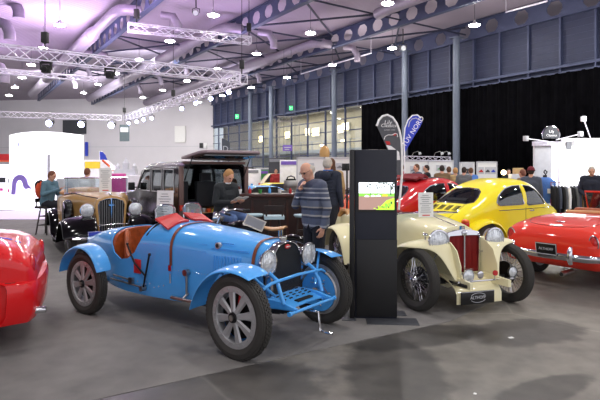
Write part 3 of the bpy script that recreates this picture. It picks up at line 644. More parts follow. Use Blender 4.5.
    # side apron / frame rails
    for s in (-1, 1):
        b = B(); b.prism([(-.35, .36), (.6, .26), (1.75, .30), (2.2, .36), (2.74, .38), (2.77, .41), (2.6, .45), (2.1, .47), (1.7, .46), (.6, .42), (-.35, .46)], s*.26, s*.30); b.obj('frame_rail', M['blue'], t, mods=[('bevel', .008)])
    B().box((1.15, 0, .285), (1.7, .72, .02)).obj('undertray', M['blk'], t)
    # outside levers and linkage
    b = B(); b.cyl((.78, -.47, .34), (.92, -.49, .74), .011); b.ball((.925, -.49, .75), .018, n=8); b.obj('brake_lever', M['darkmetal'], t)
    b = B(); b.cyl((.62, -.46, .62), (.50, -.47, .82), .010); b.cyl((.62, -.46, .62), (.84, -.475, .50), .010); b.ball((.50, -.47, .83), .016, n=8); b.obj('gear_lever', M['darkmetal'], t)
    b = B(); b.cyl((.15, -.45, .39), (.78, -.47, .37), .010); b.cyl((.2, -.45, .44), (.6, -.46, .42), .010); b.box((.55, -.455, .41), (.07, .03, .08)); b.cyl((.78, -.44, .36), (.78, -.5, .36), .03, n=10); b.obj('brake_linkage', M['steel'], t)
    b = B(); b.box((.64, -.438, .585), (.13, .006, .16)); b.obj('race_number_panel', M['redp'], t, mods=[('bevel', .01)])
    b = B(); b.cyl((1.42, -.40, .36), (1.42, -.40, .60), .012); b.cyl((1.42, -.43, .60), (1.42, -.38, .60), .035, n=12); b.cyl((1.25, -.46, .33), (1.62, -.46, .33), .018); b.cyl((1.42, -.46, .33), (1.42, -.38, .38), .014); b.obj('step_bracket', M['steel'], t)
    # wheels
    wheel(t, 0, -.67, .355, .125, 'alloy', -1); wheel(t, 0, .67, .355, .125, 'alloy', 1)
    wheel(t, 2.4, -.67, .374, .138, 'alloy', -1, R(-3)); fw = wheel(t, 2.4, .67, .374, .138, 'alloy', 1, R(-3))
    for s in (1, -1):   # blue brake back plates on the inner side of the front wheels
        b = B(); y0 = s*.59
        b.lathe([(.0, 0), (.20, 0), (.215, .0), (.215, s*.04)], c=(2.4, y0, .355), n=36)
        bp_ = b.obj('brake_backplate', M['blue'], t); b = B()
        b.cyl((2.4, y0-s*.005, .355), (2.4, y0-s*.05, .355), .05, n=14); b.cyl((2.48, y0-s*.02, .42), (2.55, y0-s*.04, .35), .012, n=8); b.cyl((2.32, y0-s*.02, .45), (2.5, y0-s*.02, .45), .008, n=8)
        for k in range(6): b.ball((2.4+.15*math.cos(k), y0-s*.006, .355+.15*math.sin(k)), .012, n=6)
        b.obj('brake_lever_arm', M['chrome'], bp_)
        b = B(); b.lathe([(.225, s*.0), (.24, s*.01), (.235, s*.05), (.22, s*.05)], c=(2.4, y0, .355), n=36, closed_prof=True); b.obj('brake_drum_rim', M['alu'], bp_)
    b = B(); b.tube([(2.4, -.62, .355), (2.4, -.35, .34), (2.4, 0, .335), (2.4, .35, .34), (2.4, .62, .355)], .024, n=12); b.obj('axle', M['chrome'], t); b = B(); b.tube([(0, -.6, .355), (0, 0, .355), (0, .6, .355)], .04, n=12); b.obj('axle', M['chrome'], t)
    b = B()
    for s in (-1, 1):
        for k in range(4): b.tube([(2.0, s*.31, .40-k*.012), (2.4, s*.31, .365-k*.012), (2.74-.05*k, s*.31, .385-k*.012)], .008, n=6)
        b.cyl((2.3, s*.31, .28), (2.5, s*.31, .28), .01)
    b.obj('leaf_spring', M['darkmetal'], t)
    # wings
    fp = [(1.84, .36), (1.86, .46), (1.92, .58), (2.0, .68), (2.1, .755), (2.22, .805), (2.34, .822), (2.46, .815), (2.56, .79), (2.63, .755)]
    rp = [(-.49, .44), (-.47, .55), (-.40, .67), (-.28, .76), (-.12, .81), (.03, .815), (.16, .78), (.26, .71), (.33, .62), (.36, .53)]
    for s in (-1, 1):
        o = wingsweep(fp, .50, .765, (2.4, .355), .05, sgn=s).obj('front_wing', M['blue'], t, mods=[('solid', .008), ('sub', 1)])
        o = wingsweep(rp, .575, .755, (0, .355), .05, sgn=s).obj('rear_wing', M['blue'], t, mods=[('solid', .008), ('sub', 1)])
        for p_, q_ in (((2.55, s*.32, .50), (2.40, s*.62, .80)), ((2.1, s*.3, .45), (2.1, s*.6, .74)), ((-.1, s*.35, .6), (-.1, s*.6, .8))): b = B(); b.cyl(p_, q_, .013); b.obj('wing_stay', M['blue'], t)
    # radiator
    hs = [(-.255, .47), (-.262, .62)]+[(-.268*math.cos(a)**.8 if a < PI/2 else 0, .70+.262*math.sin(a)**.95) for a in lin(0.0, PI/2, 12)]
    prof = hs+[(-y, z) for y, z in hs[:-1][::-1]]
    b = B(); inner = [(y*.86, .49+(z-.47)*.945) for y, z in prof]
    rows = [[(2.345, y, z) for y, z in prof], [(2.43, y, z) for y, z in prof], [(2.44, y*.98, z-.005) for y, z in prof], [(2.44, y, z) for y, z in inner], [(2.40, y, z) for y, z in inner]]
    b.quad_grid(rows, cu=True); b.obj('radiator_shell', M['chrome'], t)
    b = B(); b.prism(inner[::-1], 2.36, 2.425, 'YZ'); b.obj('radiator_mesh', M['grille'], t)
    b = B(); b.cyl((2.38, 0, .955), (2.38, 0, 1.0), .04, n=16); b.obj('radiator_cap', M['chrome'], t)
    b = B(); b.ball((2.44, 0, .915), .042, (.25, 1, .55)); bd = b.obj('radiator_badge', M['redp'], t)
    textobj('badge_lettering', 'BUGATTI', .016, M['white'], bd, (2.453, 0, .915), (PI/2, 0, PI/2))
    # front apron, tie bar, lamps, crank
    b = B(); rows = []
    for x, z, ww in ((2.43, .47, .27), (2.50, .45, .28), (2.62, .425, .27), (2.70, .41, .25)): rows.append([(x, -ww, z-.03), (x, -ww+.03, z), (x, 0, z+.008), (x, ww-.03, z), (x, ww, z-.03)])
    b.quad_grid(rows); ap = b.obj('front_apron', M['blue'], t, mods=[('solid', .012)])
    b = B(); b.box((2.64, 0, .434), (.05, .24, .012)); 
    for i in range(3):
        for j in range(5): b.box((2.48+.04*i, -.2+.1*j, .466-.01*i), (.010, .04, .010))
    b.obj('apron_slot', M['blk'], ap)
    b = B(); b.tube([(2.55, -.50, .60), (2.57, -.40, .64), (2.57, 0, .655), (2.57, .40, .64), (2.55, .50, .60)], .015, n=12)
    for s in (-1, 1): b.cyl((2.57, s*.31, .64), (2.44, s*.31, .72), .018); b.tube([(2.55, s*.30, .64), (2.60, s*.32, .55), (2.64, s*.31, .44)], .02, n=10)
    b.obj('lamp_bar', M['blue'], t)
    b = B(); b.cyl((2.75, -.36, .38), (2.75, .38, .38), .015, n=12)
    for s in (-1, 1): b.cyl((2.75, s*.35, .38), (2.75, s*.38, .38), .022, n=12)
    b.obj('front_cross_tube', M['blue'], t)
    for s in (-1, 1): lamp(t, (2.46, s*.325, .80), .116, (1, 0, 0), deep=.9)
    b = B(); b.tube([(2.66, -.04, .34), (2.84, -.04, .34), (2.85, -.04, .22), (2.86, -.04, .17), (2.92, -.04, .165), (2.99, -.04, .165)], .012, n=8); b.obj('crank_handle', M['chrome'], t)
    b = B(); b.box((.55, 0, .62), (.08, .6, .03)); b.obj('dashboard', M['alu'], t)
    return t
blue_racer()
# price sheet standing on the racer's cowl
def sheet(px, py0, py1, w, D, label, rz=0, lean=0, name='info_sheet'):
    z0, z1 = zz(py1, D), zz(py0, D); t = thing(name, label, 'sign', (at(px, D).x, D, z0), rz)
    h = z1-z0; o = B().box((0, 0, h/2), (w, .004, h)).obj('card', M['paper'], t); q = B()
    random.seed(int(px))
    for k in range(9):
        ww = w*random.uniform(.35, .8); q.box((-w*.02, -.004, h*(.88-.085*k)), (ww, .002, h*.018))
    q.obj('print', M['ink'], t)
    q = B(); q.box((0, -.004, h*.07), (w*.5, .002, h*.04)); q.obj('red_heading', M['redink'], t)
    t.rotation_euler = (lean, 0, rz); return t
sheet(164.5, 190.5, 220, .21, 6.05, 'white printed info sheet standing upright on the cowl of the blue racing car', R(-12), -.06)
# ================================================================ CREAM ROADSTER
def cream_roadster():
    t = thing('vintage_roadster', 'cream vintage roadster with upright red-slatted radiator and wire wheels, right of the kiosk', 'car', (1.275, 8.556, 0), R(-72))
    tab = [(-.62, .40, .50, .80, .90), (-.3, .46, .42, .86, .96), (.2, .50, .32, .88, .99), (.62, .52, .30, .88, 1.0), (.7, .52, .3, .88, 1.01), (1.25, .47, .32, .88, 1.045), (1.5, .43, .34, .86, 1.03), (2.0, .33, .36, .83, .985), (2.28, .235, .38, .80, .955)]
    body = bodyloft(tab, lin(-.62, 2.28, 40), a=.42, b=.7, rb=.05).obj('body', M['cream'], t, mods=[('solid', .015)])
    cp = [(-.15, 1.4), (-.12, .98), (.0, .92), (.35, .80), (.62, .78), (.82, .86), (.95, 1.0), (1.02, 1.4)]
    c1 = cutter(B().prism(cp, -.7, .7)); c1.parent = t; addmod(body, ('cut', c1)); bake(body); drop(c1)
    B().box((.45, 0, .345), (1.1, .86, .02)).obj('cockpit_floor', M['floorl'], t)
    b = B(); b.box((.10, 0, .72), (.16, .86, .56)); b.obj('seat_back', M['maroon'], t, mods=[('bevel', .05, 3)])
    b = B(); b.box((.42, 0, .46), (.5, .84, .16)); b.obj('seat_cushion', M['maroon'], t, mods=[('bevel', .04, 3)])
    b = B(); rows = [[(x, s, z) for x, s, z in ((-.55, y, .88+.02*math.cos(y*3)), (-.42, y, 1.0), (-.2, y, 1.01), (-.12, y, .93))] for y in lin(-.47, .47, 12)]; b.quad_grid(rows); b.obj('folded_hood', M['saddle'], t, mods=[('solid', .04)])
    b = B(); b.prism([(-1.0, .45), (-.66, .42), (-.5, .92), (-.62, .95)], -.42, .42); b.obj('fuel_tank', M['cream'], t, mods=[('bevel', .03, 3)])
    # wings
    fst = [(1.45, .22, .79), (1.6, .36, .79), (1.75, .53, .79), (1.9, .68, .79), (2.06, .785, .79), (2.22, .83, .79), (2.36, .84, .79), (2.44, .825, .72), (2.49, .79, .56), (2.53, .72, .46), (2.57, .62, .40), (2.62, .50, .35), (2.67, .38, .31)]
    rp = [(.55, .22), (.48, .42), (.38, .60), (.24, .72), (.04, .80), (-.16, .80), (-.34, .74), (-.47, .63), (-.56, .49), (-.60, .36)]
    for s in (-1, 1):
        b = B(); rows = []
        for i, (x, z, yo) in enumerate(fst):
            yi = .26; f_ = (yo-yi)/.53; nx = (x-2.39); nz = (z-.3); ln = math.hypot(nx, nz); nx /= ln; nz /= ln
            rows.append([(x-nx*.09*f_*(1-math.cos(u)), s*(yi+(yo-yi)*math.sin(u)), z-nz*.09*f_*(1-math.cos(u))) for u in lin(0, PI/2, 9)])
        b.quad_grid(rows); b.obj('front_wing', M['cream'], t, mods=[('solid', .008), ('sub', 1)])
        wingsweep(rp, .42, .79, (0, .3), .09, sgn=s).obj('rear_wing', M['cream'], t, mods=[('solid', .008), ('sub', 1)])
        b = B(); b.box((1.0, s*.62, .22), (.95, .26, .03)); b.obj('running_board', M['blk'], t)
        b = B(); b.prism([(1.5, .26), (1.75, .50), (1.9, .65), (2.06, .755), (2.22, .81), (2.38, .825), (2.5, .80), (2.62, .72), (2.70, .55), (2.7, .36), (2.45, .25)], s*.25, s*.262); b.obj('inner_valance', M['cream'], t)
        wheel(t, 2.39, s*.66, .37, .125, 'wire', s, R(9)); wheel(t, 0, s*.66, .365, .12, 'wire', s)
        b = B(); b.cyl((2.36, s*.52, .83), (2.36, s*.52, .875), .008); b.ball((2.36, s*.52, .89), .03, (1.5, 1, .8)); b.obj('side_lamp', M['chrome'], t)
    b = B(); b.tube([(2.39, -.6, .33), (2.39, 0, .30), (2.39, .6, .33)], .025, n=10)
    for s in (-1, 1): b.tube([(1.7, s*.28, .38), (2.39, s*.28, .33), (2.85, s*.28, .35)], .02, n=8)
    b.obj('axle', M['blk'], t)
    for s in (-1, 1):
        b = B(); b.prism([(.7, .24), (2.2, .30), (2.9, .32), (2.9, .40), (2.3, .42), (.7, .36)], s*.24, s*.28); b.obj('frame_rail', M['cream'] if s else M['blk'], t)
    b = B(); rows = [[(x, y, z) for x, z in ((2.30, .40), (2.45, .37), (2.58, .33), (2.66, .28), (2.70, .22), (2.70, .11))] for y in lin(-.31, .31, 6)]; b.quad_grid(rows); b.obj('front_apron', M['cream'], t, mods=[('solid', .012)])
    # radiator
    b = B(); pr = [(y*1.13, z) for y, z in [(-.205, .40), (-.215, .86), (-.20, .905), (-.12, .925), (0, .94), (.12, .925), (.20, .905), (.215, .86), (.205, .40)]]
    inn = [(y*1.15, z) for y, z in [(-.178, .42), (-.186, .85), (-.175, .865), (-.1, .868), (0, .87), (.1, .868), (.175, .865), (.186, .85), (.178, .42)]]
    b.quad_grid([[(2.28, y, z) for y, z in pr], [(2.40, y, z) for y, z in pr], [(2.41, y, z) for y, z in inn], [(2.36, y, z) for y, z in inn]], cu=True); b.box((2.405, 0, .64), (.02, .018, .47)); b.box((2.40, 0, .405), (.03, .40, .03)); b.obj('radiator_shell', M['chrome'], t)
    b = B()
    for k in range(-11, 12):
        if k: b.box((2.375, k*.018, .64), (.03, .009, .45))
    b.mi = 1; b.box((2.35, 0, .64), (.01, .42, .45)); b.obj('radiator_slats', [M['redslat'], M['maroon']], t)
    b = B(); b.cyl((2.36, 0, .935), (2.36, 0, .975), .035, n=8); b.ball((2.415, 0, .895), .035, (.3, 1, 1)); b.obj('radiator_cap', M['chrome'], t)
    for s in (-1, 1): lamp(t, (2.46, s*.40, .82), .132, (1, s*.03, 0), deep=.9); 
    b = B(); b.tube([(2.40, -.42, .60), (2.44, -.40, .68), (2.42, -.2, .66)], .012); b.obj('lamp_bracket', M['chrome'], t); b = B(); b.tube([(2.40, .42, .60), (2.44, .40, .68), (2.42, .2, .66)], .012); b.obj('lamp_bracket', M['chrome'], t)
    b = B(); b.cyl((2.72, -.30, .375), (2.72, .46, .375), .012, n=8); b.cyl((2.72, -.3, .37), (2.6, -.3, .33), .012); b.cyl((2.72, .3, .37), (2.6, .3, .33), .012); b.obj('badge_bar', M['chrome'], t)
    lamp(t, (2.76, -.20, .45), .072, (1, 0, 0), 'horn'); lamp(t, (2.76, .42, .46), .062, (1, 0, 0), 'fog_lamp', 'darkmetal')
    b = B(); b.cyl((2.74, -.03, .45), (2.76, -.03, .45), .045, n=14); b.cyl((2.74, -.03, .40), (2.74, -.03, .45), .006); b.obj('club_badge', M['chrome'], t, mods=[('bevel', .004)])
    b = B(); b.cyl((2.74, .18, .46), (2.76, .18, .46), .032, n=8); b.mi = 1; b.cyl((2.74, .18, .37), (2.74, .18, .46), .006); b.obj('red_badge', [M['redp'], M['chrome']], t)
    p = plate(t, (2.73, -.05, .185), .46, .15, 'ALTHOFF', 0, size=.05); b = B(); b.tube([(.012, .11*math.cos(a), .055*math.sin(a)) for a in lin(.5, PI-.5, 10)], .003, n=5); b.tube([(.012, .11*math.cos(a), -.055*math.sin(a)) for a in lin(.5, PI-.5, 10)], .003, n=5); b.obj('plate_emblem', M['lgrey'], p)
    # windscreen laid forward & mirror
    b = B(); b.tube([(1.28, -.47, 1.06), (1.60, -.47, 1.075), (1.60, .47, 1.075), (1.28, .47, 1.06)], .012, n=8, closed=True); f = b.obj('windscreen_frame', M['chrome'], t)
    g = B(); g.box((1.44, 0, 1.068), (.30, .92, .004)); g.obj('windscreen_glass', M['glass'], f)
    b = B(); b.tube([(1.28, 0, 1.02+.05), (1.7, 0, 1.045), (2.26, 0, .962)], .006, n=6); b.obj('bonnet_hinge', M['chrome'], t)
    return t
cream_roadster()
sheet(426, 192.5, 217, .2, 6.55, 'white printed info sheet propped up on the bonnet of the cream roadster', R(8), -.05)
# ================================================================ BEETLE SHAPED CARS
def rounded_saloon(paintkey, name, label, loc, rz, sunroof=False):
    P = M[paintkey]; t = thing(name, label, 'car', (loc[0], loc[1], 0), rz)
    tab = [(-.84, .30, .38, .46, .54), (-.78, .44, .34, .52, .66), (-.62, .54, .28, .60, .81), (-.35, .60, .24, .70, .965), (-.10, .64, .24, .78, 1.075), (.1, .65, .24, .83, 1.19), (.3, .665, .24, .87, 1.30), (.5, .675, .24, .89, 1.385), (.75, .68, .24, .90, 1.45), (1.1, .685, .24, .90, 1.497), (1.45, .68, .24, .90, 1.48), (1.72, .67, .24, .90, 1.40), (1.95, .65, .24, .90, 1.20), (2.12, .62, .24, .88, 1.02), (2.4, .54, .28, .78, .955), (2.75, .44, .32, .68, .86), (3.0, .34, .36, .58, .72), (3.14, .22, .40, .48, .56)]
    xs = lin(-.84, 3.14, 60)
    A_, B_ = .50, .80
    body = bodyloft(tab, xs, a=A_, b=B_, rb=.05).obj('body', P, t, mods=[('solid', .03)])
    q = [(.30, 1.02), (.36, 1.12), (.50, 1.22), (.68, 1.30), (.9, 1.345), (1.14, 1.355), (1.16, .98), (1.10, .96), (.40, .96), (.32, .98)]
    d_ = [(1.27, .96), (1.26, 1.355), (1.48, 1.34), (1.66, 1.27), (1.86, 1.10), (1.95, .98), (1.93, .95), (1.32, .94)]
    c1 = cutter(B().prism(q, -.9, .9)); c2 = cutter(B().prism(d_, -.9, .9))
    bw = [(-.45, 1.03), (-.43, 1.12), (-.36, 1.23), (-.27, 1.28), (0, 1.30), (.27, 1.28), (.36, 1.23), (.43, 1.12), (.45, 1.03), (.37, 1.00), (-.37, 1.00)]
    c3 = cutter(B().prism(bw, -.6, .60, 'YZ'))
    fw = [(-.52, 1.06), (-.48, 1.30), (-.40, 1.37), (0, 1.39), (.40, 1.37), (.48, 1.30), (.52, 1.06), (0, 1.04)]
    c4 = cutter(B().prism(fw, 1.55, 2.2, 'YZ'))
    c5 = cutter(B().lathe([(.0, -.9), (.36, -.9), (.36, -.40), (.0, -.40)], c=(0, 0, .32), n=32)) ; c5b = cutter(B().lathe([(.0, .9), (.36, .9), (.36, .40), (.0, .40)], c=(0, 0, .32), n=32))
    for c in (c1, c2, c3, c4, c5, c5b): c.parent = t; addmod(body, ('cut', c))
    bake(body)
    half = [cutter(B().prism(pl_, .3*s_, .9*s_)) for pl_ in (q, d_) for s_ in (-1, 1)]
    for c in half: c.parent = t
    for nm, c in (('quarter_window', half[0]), ('quarter_window', half[1]), ('door_window', half[2]), ('door_window', half[3]), ('rear_window', c3), ('windscreen', c4)):
        g = bodyloft(tab, xs, off=.008, a=A_, b=B_, rb=.05).obj(nm, M['tintglass'], t, mods=[('solid', .006), ('isect', c)])
    drop(c1, c2, c3, c4, c5, c5b, *half)
    # chrome surrounds and rubber on the windows (near and far side)
    def surf_y(x, z):
        w0, zb, zs, zt = interp(tab, x)
        if z <= zs: return w0
        s = min(1, max(0, (z-zs)/(zt-zs)))**(1/B_); c = math.sqrt(max(0, 1-s*s)); return w0*c**A_
    for nm, poly in (('quarter_window_trim', q), ('door_window_trim', d_)):
        for s in (-1, 1):
            b = B(); b.tube([(x, s*(surf_y(x, z)+.004), z) for x, z in poly], .010, n=6, closed=True); b.obj(nm, M['chrome'], t)
    def surf_x(y, z, lo, hi):   # solve rear / front station where top(x, y) = z
        for i in range(60):
            m_ = (lo+hi)/2
            w0, zb, zs, zt = interp(tab, m_); yy = min(.999, abs(y)/w0); c = yy**(1/A_); s = math.sqrt(max(0, 1-c*c)); z_ = zs+(zt-zs)*s**B_
            if z_ < z: lo = m_
            else: hi = m_
        return (lo+hi)/2
    b = B(); b.tube([(surf_x(y, z, -.8, .9)-.008, y, z) for y, z in bw], .012, n=6, closed=True); b.obj('rear_window_trim', M['chrome'], t)
    # interior
    b = B(); b.box((1.0, 0, .32), (2.0, 1.15, .03)); b.obj('cabin_floor', M['floorl'], t)
    for s in (-1, 1):
        b = B(); b.box((1.22, s*.3, .55), (.46, .48, .16)); b.box((.98, s*.3, .84), (.12, .46, .5), rot=Matrix.Rotation(-.2, 3, 'Y')); b.obj('front_seat', M['dgrey'], t, mods=[('bevel', .04, 3)])
    b = B(); b.box((.42, 0, .55), (.42, 1.0, .16)); b.box((.20, 0, .82), (.12, 1.0, .46), rot=Matrix.Rotation(-.25, 3, 'Y')); b.obj('rear_seat', M['dgrey'], t, mods=[('bevel', .04, 3)])
    b = B(); c0 = Vector((1.52, .32, .93)); ax = Vector((-.85, 0, .5)).normalized(); u = ax.orthogonal().normalized(); v = ax.cross(u)
    b.tube([c0+(u*math.cos(a)+v*math.sin(a))*.18 for a in lin(0, 2*PI*19/20, 20)], .012, n=6, closed=True); b.cyl(c0, c0-ax*.3, .015); b.cyl(c0+u*.18, c0-u*.18, .01); b.obj('steering_wheel', M['blk'], t)
    # wings and wheels
    rp = [(.60, .24), (.55, .40), (.45, .55), (.30, .67), (.10, .735), (-.12, .735), (-.34, .68), (-.52, .58), (-.64, .46), (-.70, .32)]
    fp = [(1.82, .24), (1.88, .40), (2.0, .56), (2.18, .69), (2.4, .745), (2.62, .72), (2.82, .64), (2.98, .52), (3.08, .40), (3.10, .30)]
    for s in (-1, 1):
        wingsweep(rp, .50, .775, (0, .1), .10, sgn=s).obj('rear_wing', P, t, mods=[('solid', .01), ('sub', 1)])
        wingsweep(fp, .40, .775, (2.4, .1), .10, sgn=s).obj('front_wing', P, t, mods=[('solid', .01), ('sub', 1)])
        wheel(t, 0, s*.66, .32, .15, 'disc', s); wheel(t, 2.4, s*.66, .32, .15, 'disc', s)
        b = B(); b.box((1.2, s*.70, .25), (1.25, .14, .04)); b.obj('running_board', M['blk'], t, mods=[('bevel', .015)])
        b = B(); yl = s*.66; b.ball((-.62, s*.64, .64), .095, (.7, .95, 1.15)); tl = b.obj('tail_lamp', M['redlens'], t)
        b = B(); b.ball((-.62, s*.645, .70), .088, (.72, .96, .5)); b.obj('indicator_lens', M['amber'], tl)
        lamp(t, (3.02, s*.56, .66), .095, (1, 0, .1)); 
        b = B(); b.box((1.42, s*(.685), .83), (.13, .03, .022)); b.cyl((1.48, s*.67, .83), (1.48, s*.70, .83), .016); b.obj('door_handle', M['chrome'], t)
        b = B(); b.tube([(x, s*(surf_y(x, .865)+.004), .865) for x in lin(.35, 2.35, 22)], .008, n=5); b.obj('side_trim', M['chrome'], t)
        b = B()
        for xx in (1.22, 2.06): b.tube([(xx-(.03 if xx > 2 else 0)*k, s*(surf_y(xx, z)+.0015), z) for k, z in enumerate((.30, .5, .7, .9))], .004, n=4)
        b.obj('door_gap', M['blk'], t)
    # engine lid with vents, bumpers
    def lidpt(x, y):
        w0, zb, zs, zt = interp(tab, x); yy = min(.999, abs(y)/w0); c = yy**(1/A_); s = math.sqrt(max(0, 1-c*c)); return Vector((x, y, zs+(zt-zs)*s**B_))
    b = B(); b.tube([lidpt(x, y)+Vector((-.001, 0, .002)) for x, y in ((-.80, -.22), (-.70, -.30), (-.5, -.36), (-.3, -.36), (-.24, -.30), (-.22, 0), (-.24, .30), (-.3, .36), (-.5, .36), (-.70, .30), (-.80, .22))], .004, n=4); b.obj('engine_lid_gap', M['blk'], t)
    b = B()
    for g_ in (-.27, -.09, .09, .27):
        for k in range(6): p = lidpt(-.36-.028*k, g_); b.box(p, (.014, .12, .014))
    b.obj('engine_lid_vent', M['dgrey'], t)
    b = B()
    for k in range(5): p = lidpt(-.13+.018*k, 0); b.box(p, (.008, .5, .010))
    b.obj('air_intake', M['dgrey'], t)
    b = B(); b.ball((-.72, 0, .74), .05, (1, 1.8, .8)); b.obj('plate_lamp', P, t)
    for x, k in ((-.93, -1), (3.24, 1)):
        b = B(); b.tube([(x-k*.16, -.76, .45), (x-k*.05, -.62, .45), (x, -.3, .45), (x, .3, .45), (x-k*.05, .62, .45), (x-k*.16, .76, .45)], .045, n=10)
        for s in (-1, 1): b.cyl((x, s*.3, .45), (x-k*.2, s*.3, .42), .02)
        b.obj('bumper', M['chrome'], t)
    if sunroof:
        b = B(); rows = []
        for k, x in enumerate(lin(.45, 1.5, 12)):
            rows.append([lidpt(x, y)+Vector((0, 0, .012+(.05 if k < 4 else 0)*(1+.6*math.sin(k*2.5)))) for y in lin(-.36, .36, 8)])
        b.quad_grid(rows[:5]); b.obj('folded_fabric_roof', M['maroon'], t, mods=[('solid', .05, 1)])
        b = B(); b.quad_grid([[p-Vector((0, 0, .008)) for p in r_] for r_ in rows[5:]]); b.obj('roof_opening', M['blk'], t)
        b = B(); b.box((.0, -.60, .6), (.01, .01, .01)); b.obj('side_badge', M['chrome'], t)
    return t
rounded_saloon('yellow', 'rounded_saloon_car', 'yellow rounded two-door saloon with vents in its tail, behind the cream roadster', (3.28, 10.47), R(33))
rounded_saloon('darkred', 'rounded_saloon_car', 'red rounded saloon with a folded dark red fabric roof, left of the yellow car', (2.15, 12.0), R(33), True)
rounded_saloon('orange', 'rounded_saloon_car', 'orange rounded saloon mostly hidden behind the man in the puffer jacket and the kiosk', (1.5, 13.9), R(33))
# ================================================================ ORANGE-RED ROADSTER (tail towards us)
def red_roadster(name, label, loc, rz, P, tab, lampw, wheelx=(0, 2.3), detail=True, rear=-.9, a=.42, b_=.62):
    t = thing(name, label, 'car', (loc[0], loc[1], 0), rz)
    xs = lin(tab[0][0], tab[-1][0], 64)
    body = bodyloft(tab, xs, a=a, b=b_, rb=.10).obj('body', P, t, mods=[('solid', .025)], ang=50)
    cs = []
    for x in wheelx:
        for s in (-1, 1):
            cs.append(cutter(B().lathe([(0, s*.95), (.37, s*.95), (.37, s*.50), (0, s*.50)], c=(x, 0, .32), n=36)))
    cs.append(cutter(B().prism([(.75, 1.5), (.72, .98), (.80, .50), (1.75, .50), (1.82, .99), (1.80, 1.5)], -.56, .56)))
    for c in cs: c.parent = t; addmod(body, ('cut', c))
    bake(body, 50); drop(*cs)
    def surf(x, y, off=.003):
        w0, zb, zs, zt = interp(tab, x)[:4]; yy = min(.999, abs(y)/w0); c = yy**(1/a); s = math.sqrt(max(0, 1-c*c)); return Vector((x, y, zs+(zt-zs)*s**b_+off))
    for x in wheelx:
        for s in (-1, 1): wheel(t, x, s*.64, .32, .16, 'disc', s)
    b = B(); b.box((1.27, 0, .34), (1.1, 1.1, .03)); b.obj('cabin_floor', M['floorl'], t)
    for s in (-1, 1):
        b = B(); b.box((1.2, s*.28, .5), (.5, .46, .16)); b.box((.92, s*.28, .80), (.13, .46, .46)); b.obj('seat', M['brownleather'], t, mods=[('bevel', .04, 3)])
    return t, surf
otab = [(-.80, .62, .34, .56, .66), (-.77, .69, .30, .60, .76), (-.66, .73, .27, .66, .84), (-.40, .755, .24, .71, .90), (0, .77, .22, .74, .945), (.4, .77, .20, .75, .96), (.8, .76, .20, .75, .96), (1.4, .75, .2, .75, .955), (1.9, .75, .2, .75, .95), (2.4, .75, .22, .72, .88), (2.8, .72, .26, .66, .80), (3.0, .64, .32, .60, .70)]
t, sf = red_roadster('open_roadster', 'orange-red open roadster seen from its tail at the right edge, with chrome bumper', (4.29, 7.89), R(34), M['orangered'], otab, 0)
b = B(); pts = [sf(x, y, .001) for x, y in ((-.60, -.40), (-.64, -.25), (-.66, 0), (-.64, .25), (-.60, .40), (-.45, .50), (-.1, .54), (.35, .54), (.5, .45), (.52, 0), (.5, -.45), (.35, -.54), (-.1, -.54), (-.45, -.50))]; b.tube(pts, .004, n=4, closed=True); b.obj('boot_lid_gap', M['blk'], t)
b = B(); p = sf(-.50, 0, .006); 
b.tube([p+Vector((0, -.07, 0)), p+Vector((.04, .05, .01))], .006, n=6); b.tube([p+Vector((0, .07, 0)), p+Vector((.04, -.05, .01))], .006, n=6); b.box(p+Vector((.045, .04, .012)), (.02, .05, .006)); b.box(p+Vector((.045, -.04, .012)), (.02, .05, .006)); b.obj('crossed_flag_badge', M['chrome'], t)
b = B(); b.tube([(-.60, -.84, .47), (-.80, -.80, .47), (-.93, -.62, .47), (-.97, -.3, .47), (-.98, 0, .47), (-.97, .3, .47), (-.93, .62, .47), (-.80, .80, .47), (-.60, .84, .47)], .042, n=12)
b.tube([(-.72, -.76, .43), (-.88, -.6, .43), (-.93, 0, .43), (-.88, .6, .43), (-.72, .76, .43)], .03, n=8)
for s in (-1, 1): b.cyl((-.9, s*.4, .45), (-.6, s*.4, .40), .02)
bp = b.obj('rear_bumper', M['chrome'], t)
for s in (-1, 1):
    b = B(); b.tube([(-1.0, s*.43, .38), (-1.03, s*.43, .46), (-1.02, s*.43, .56), (-.99, s*.43, .61)], [.03, .042, .036, .02], n=10); b.obj('overrider', M['chrome'], bp)
for s in (-1, 1):
    b = B(); b.ball((-.745, s*.62, .66), .075, (.55, .8, 1.45)); tl = b.obj('tail_lamp', M['redlens'], t); b = B(); b.tube([(-.765-.01*math.sin(a), s*.62+.062*math.cos(a), .66+.11*math.sin(a)) for a in lin(0, 2*PI*17/18, 18)], .009, n=6, closed=True); b.obj('lamp_bezel', M['chrome'], tl)
p = plate(t, (-1.035, -.10, .555), .31, .17, 'ALTHOFF', PI, tilt=.12, size=.05); b = B(); b.box((.004, 0, -.10), (.03, .24, .035)); b.obj('plate_bracket', M['chrome'], p)
b = B(); b.cyl((-1.0, -.30, .22), (-.72, -.30, .24), .036, n=14); b.mi = 1; b.cyl((-1.002, -.30, .22), (-.97, -.30, .22), .028, n=12); b.obj('exhaust_pipe', [M['steel'], M['blk']], t)
b = B(); b.tube([(1.70, -.68, .93), (1.50, -.64, 1.28), (1.50, .64, 1.28), (1.70, .68, .93)], .018, n=8, closed=False); f = b.obj('windscreen_frame', M['orangered'], t)
g = B(); g.quad_grid([[(1.70, -.67, .93), (1.51, -.63, 1.27)], [(1.70, .67, .93), (1.51, .63, 1.27)]]); g.obj('windscreen_glass', M['tintglass'], f, mods=[('solid', .005)])
b = B(); b.tube([(.74, -.56, .955), (.72, 0, .97), (.74, .56, .955)], .035, n=8); b.obj('cockpit_roll', M['saddle'], t)
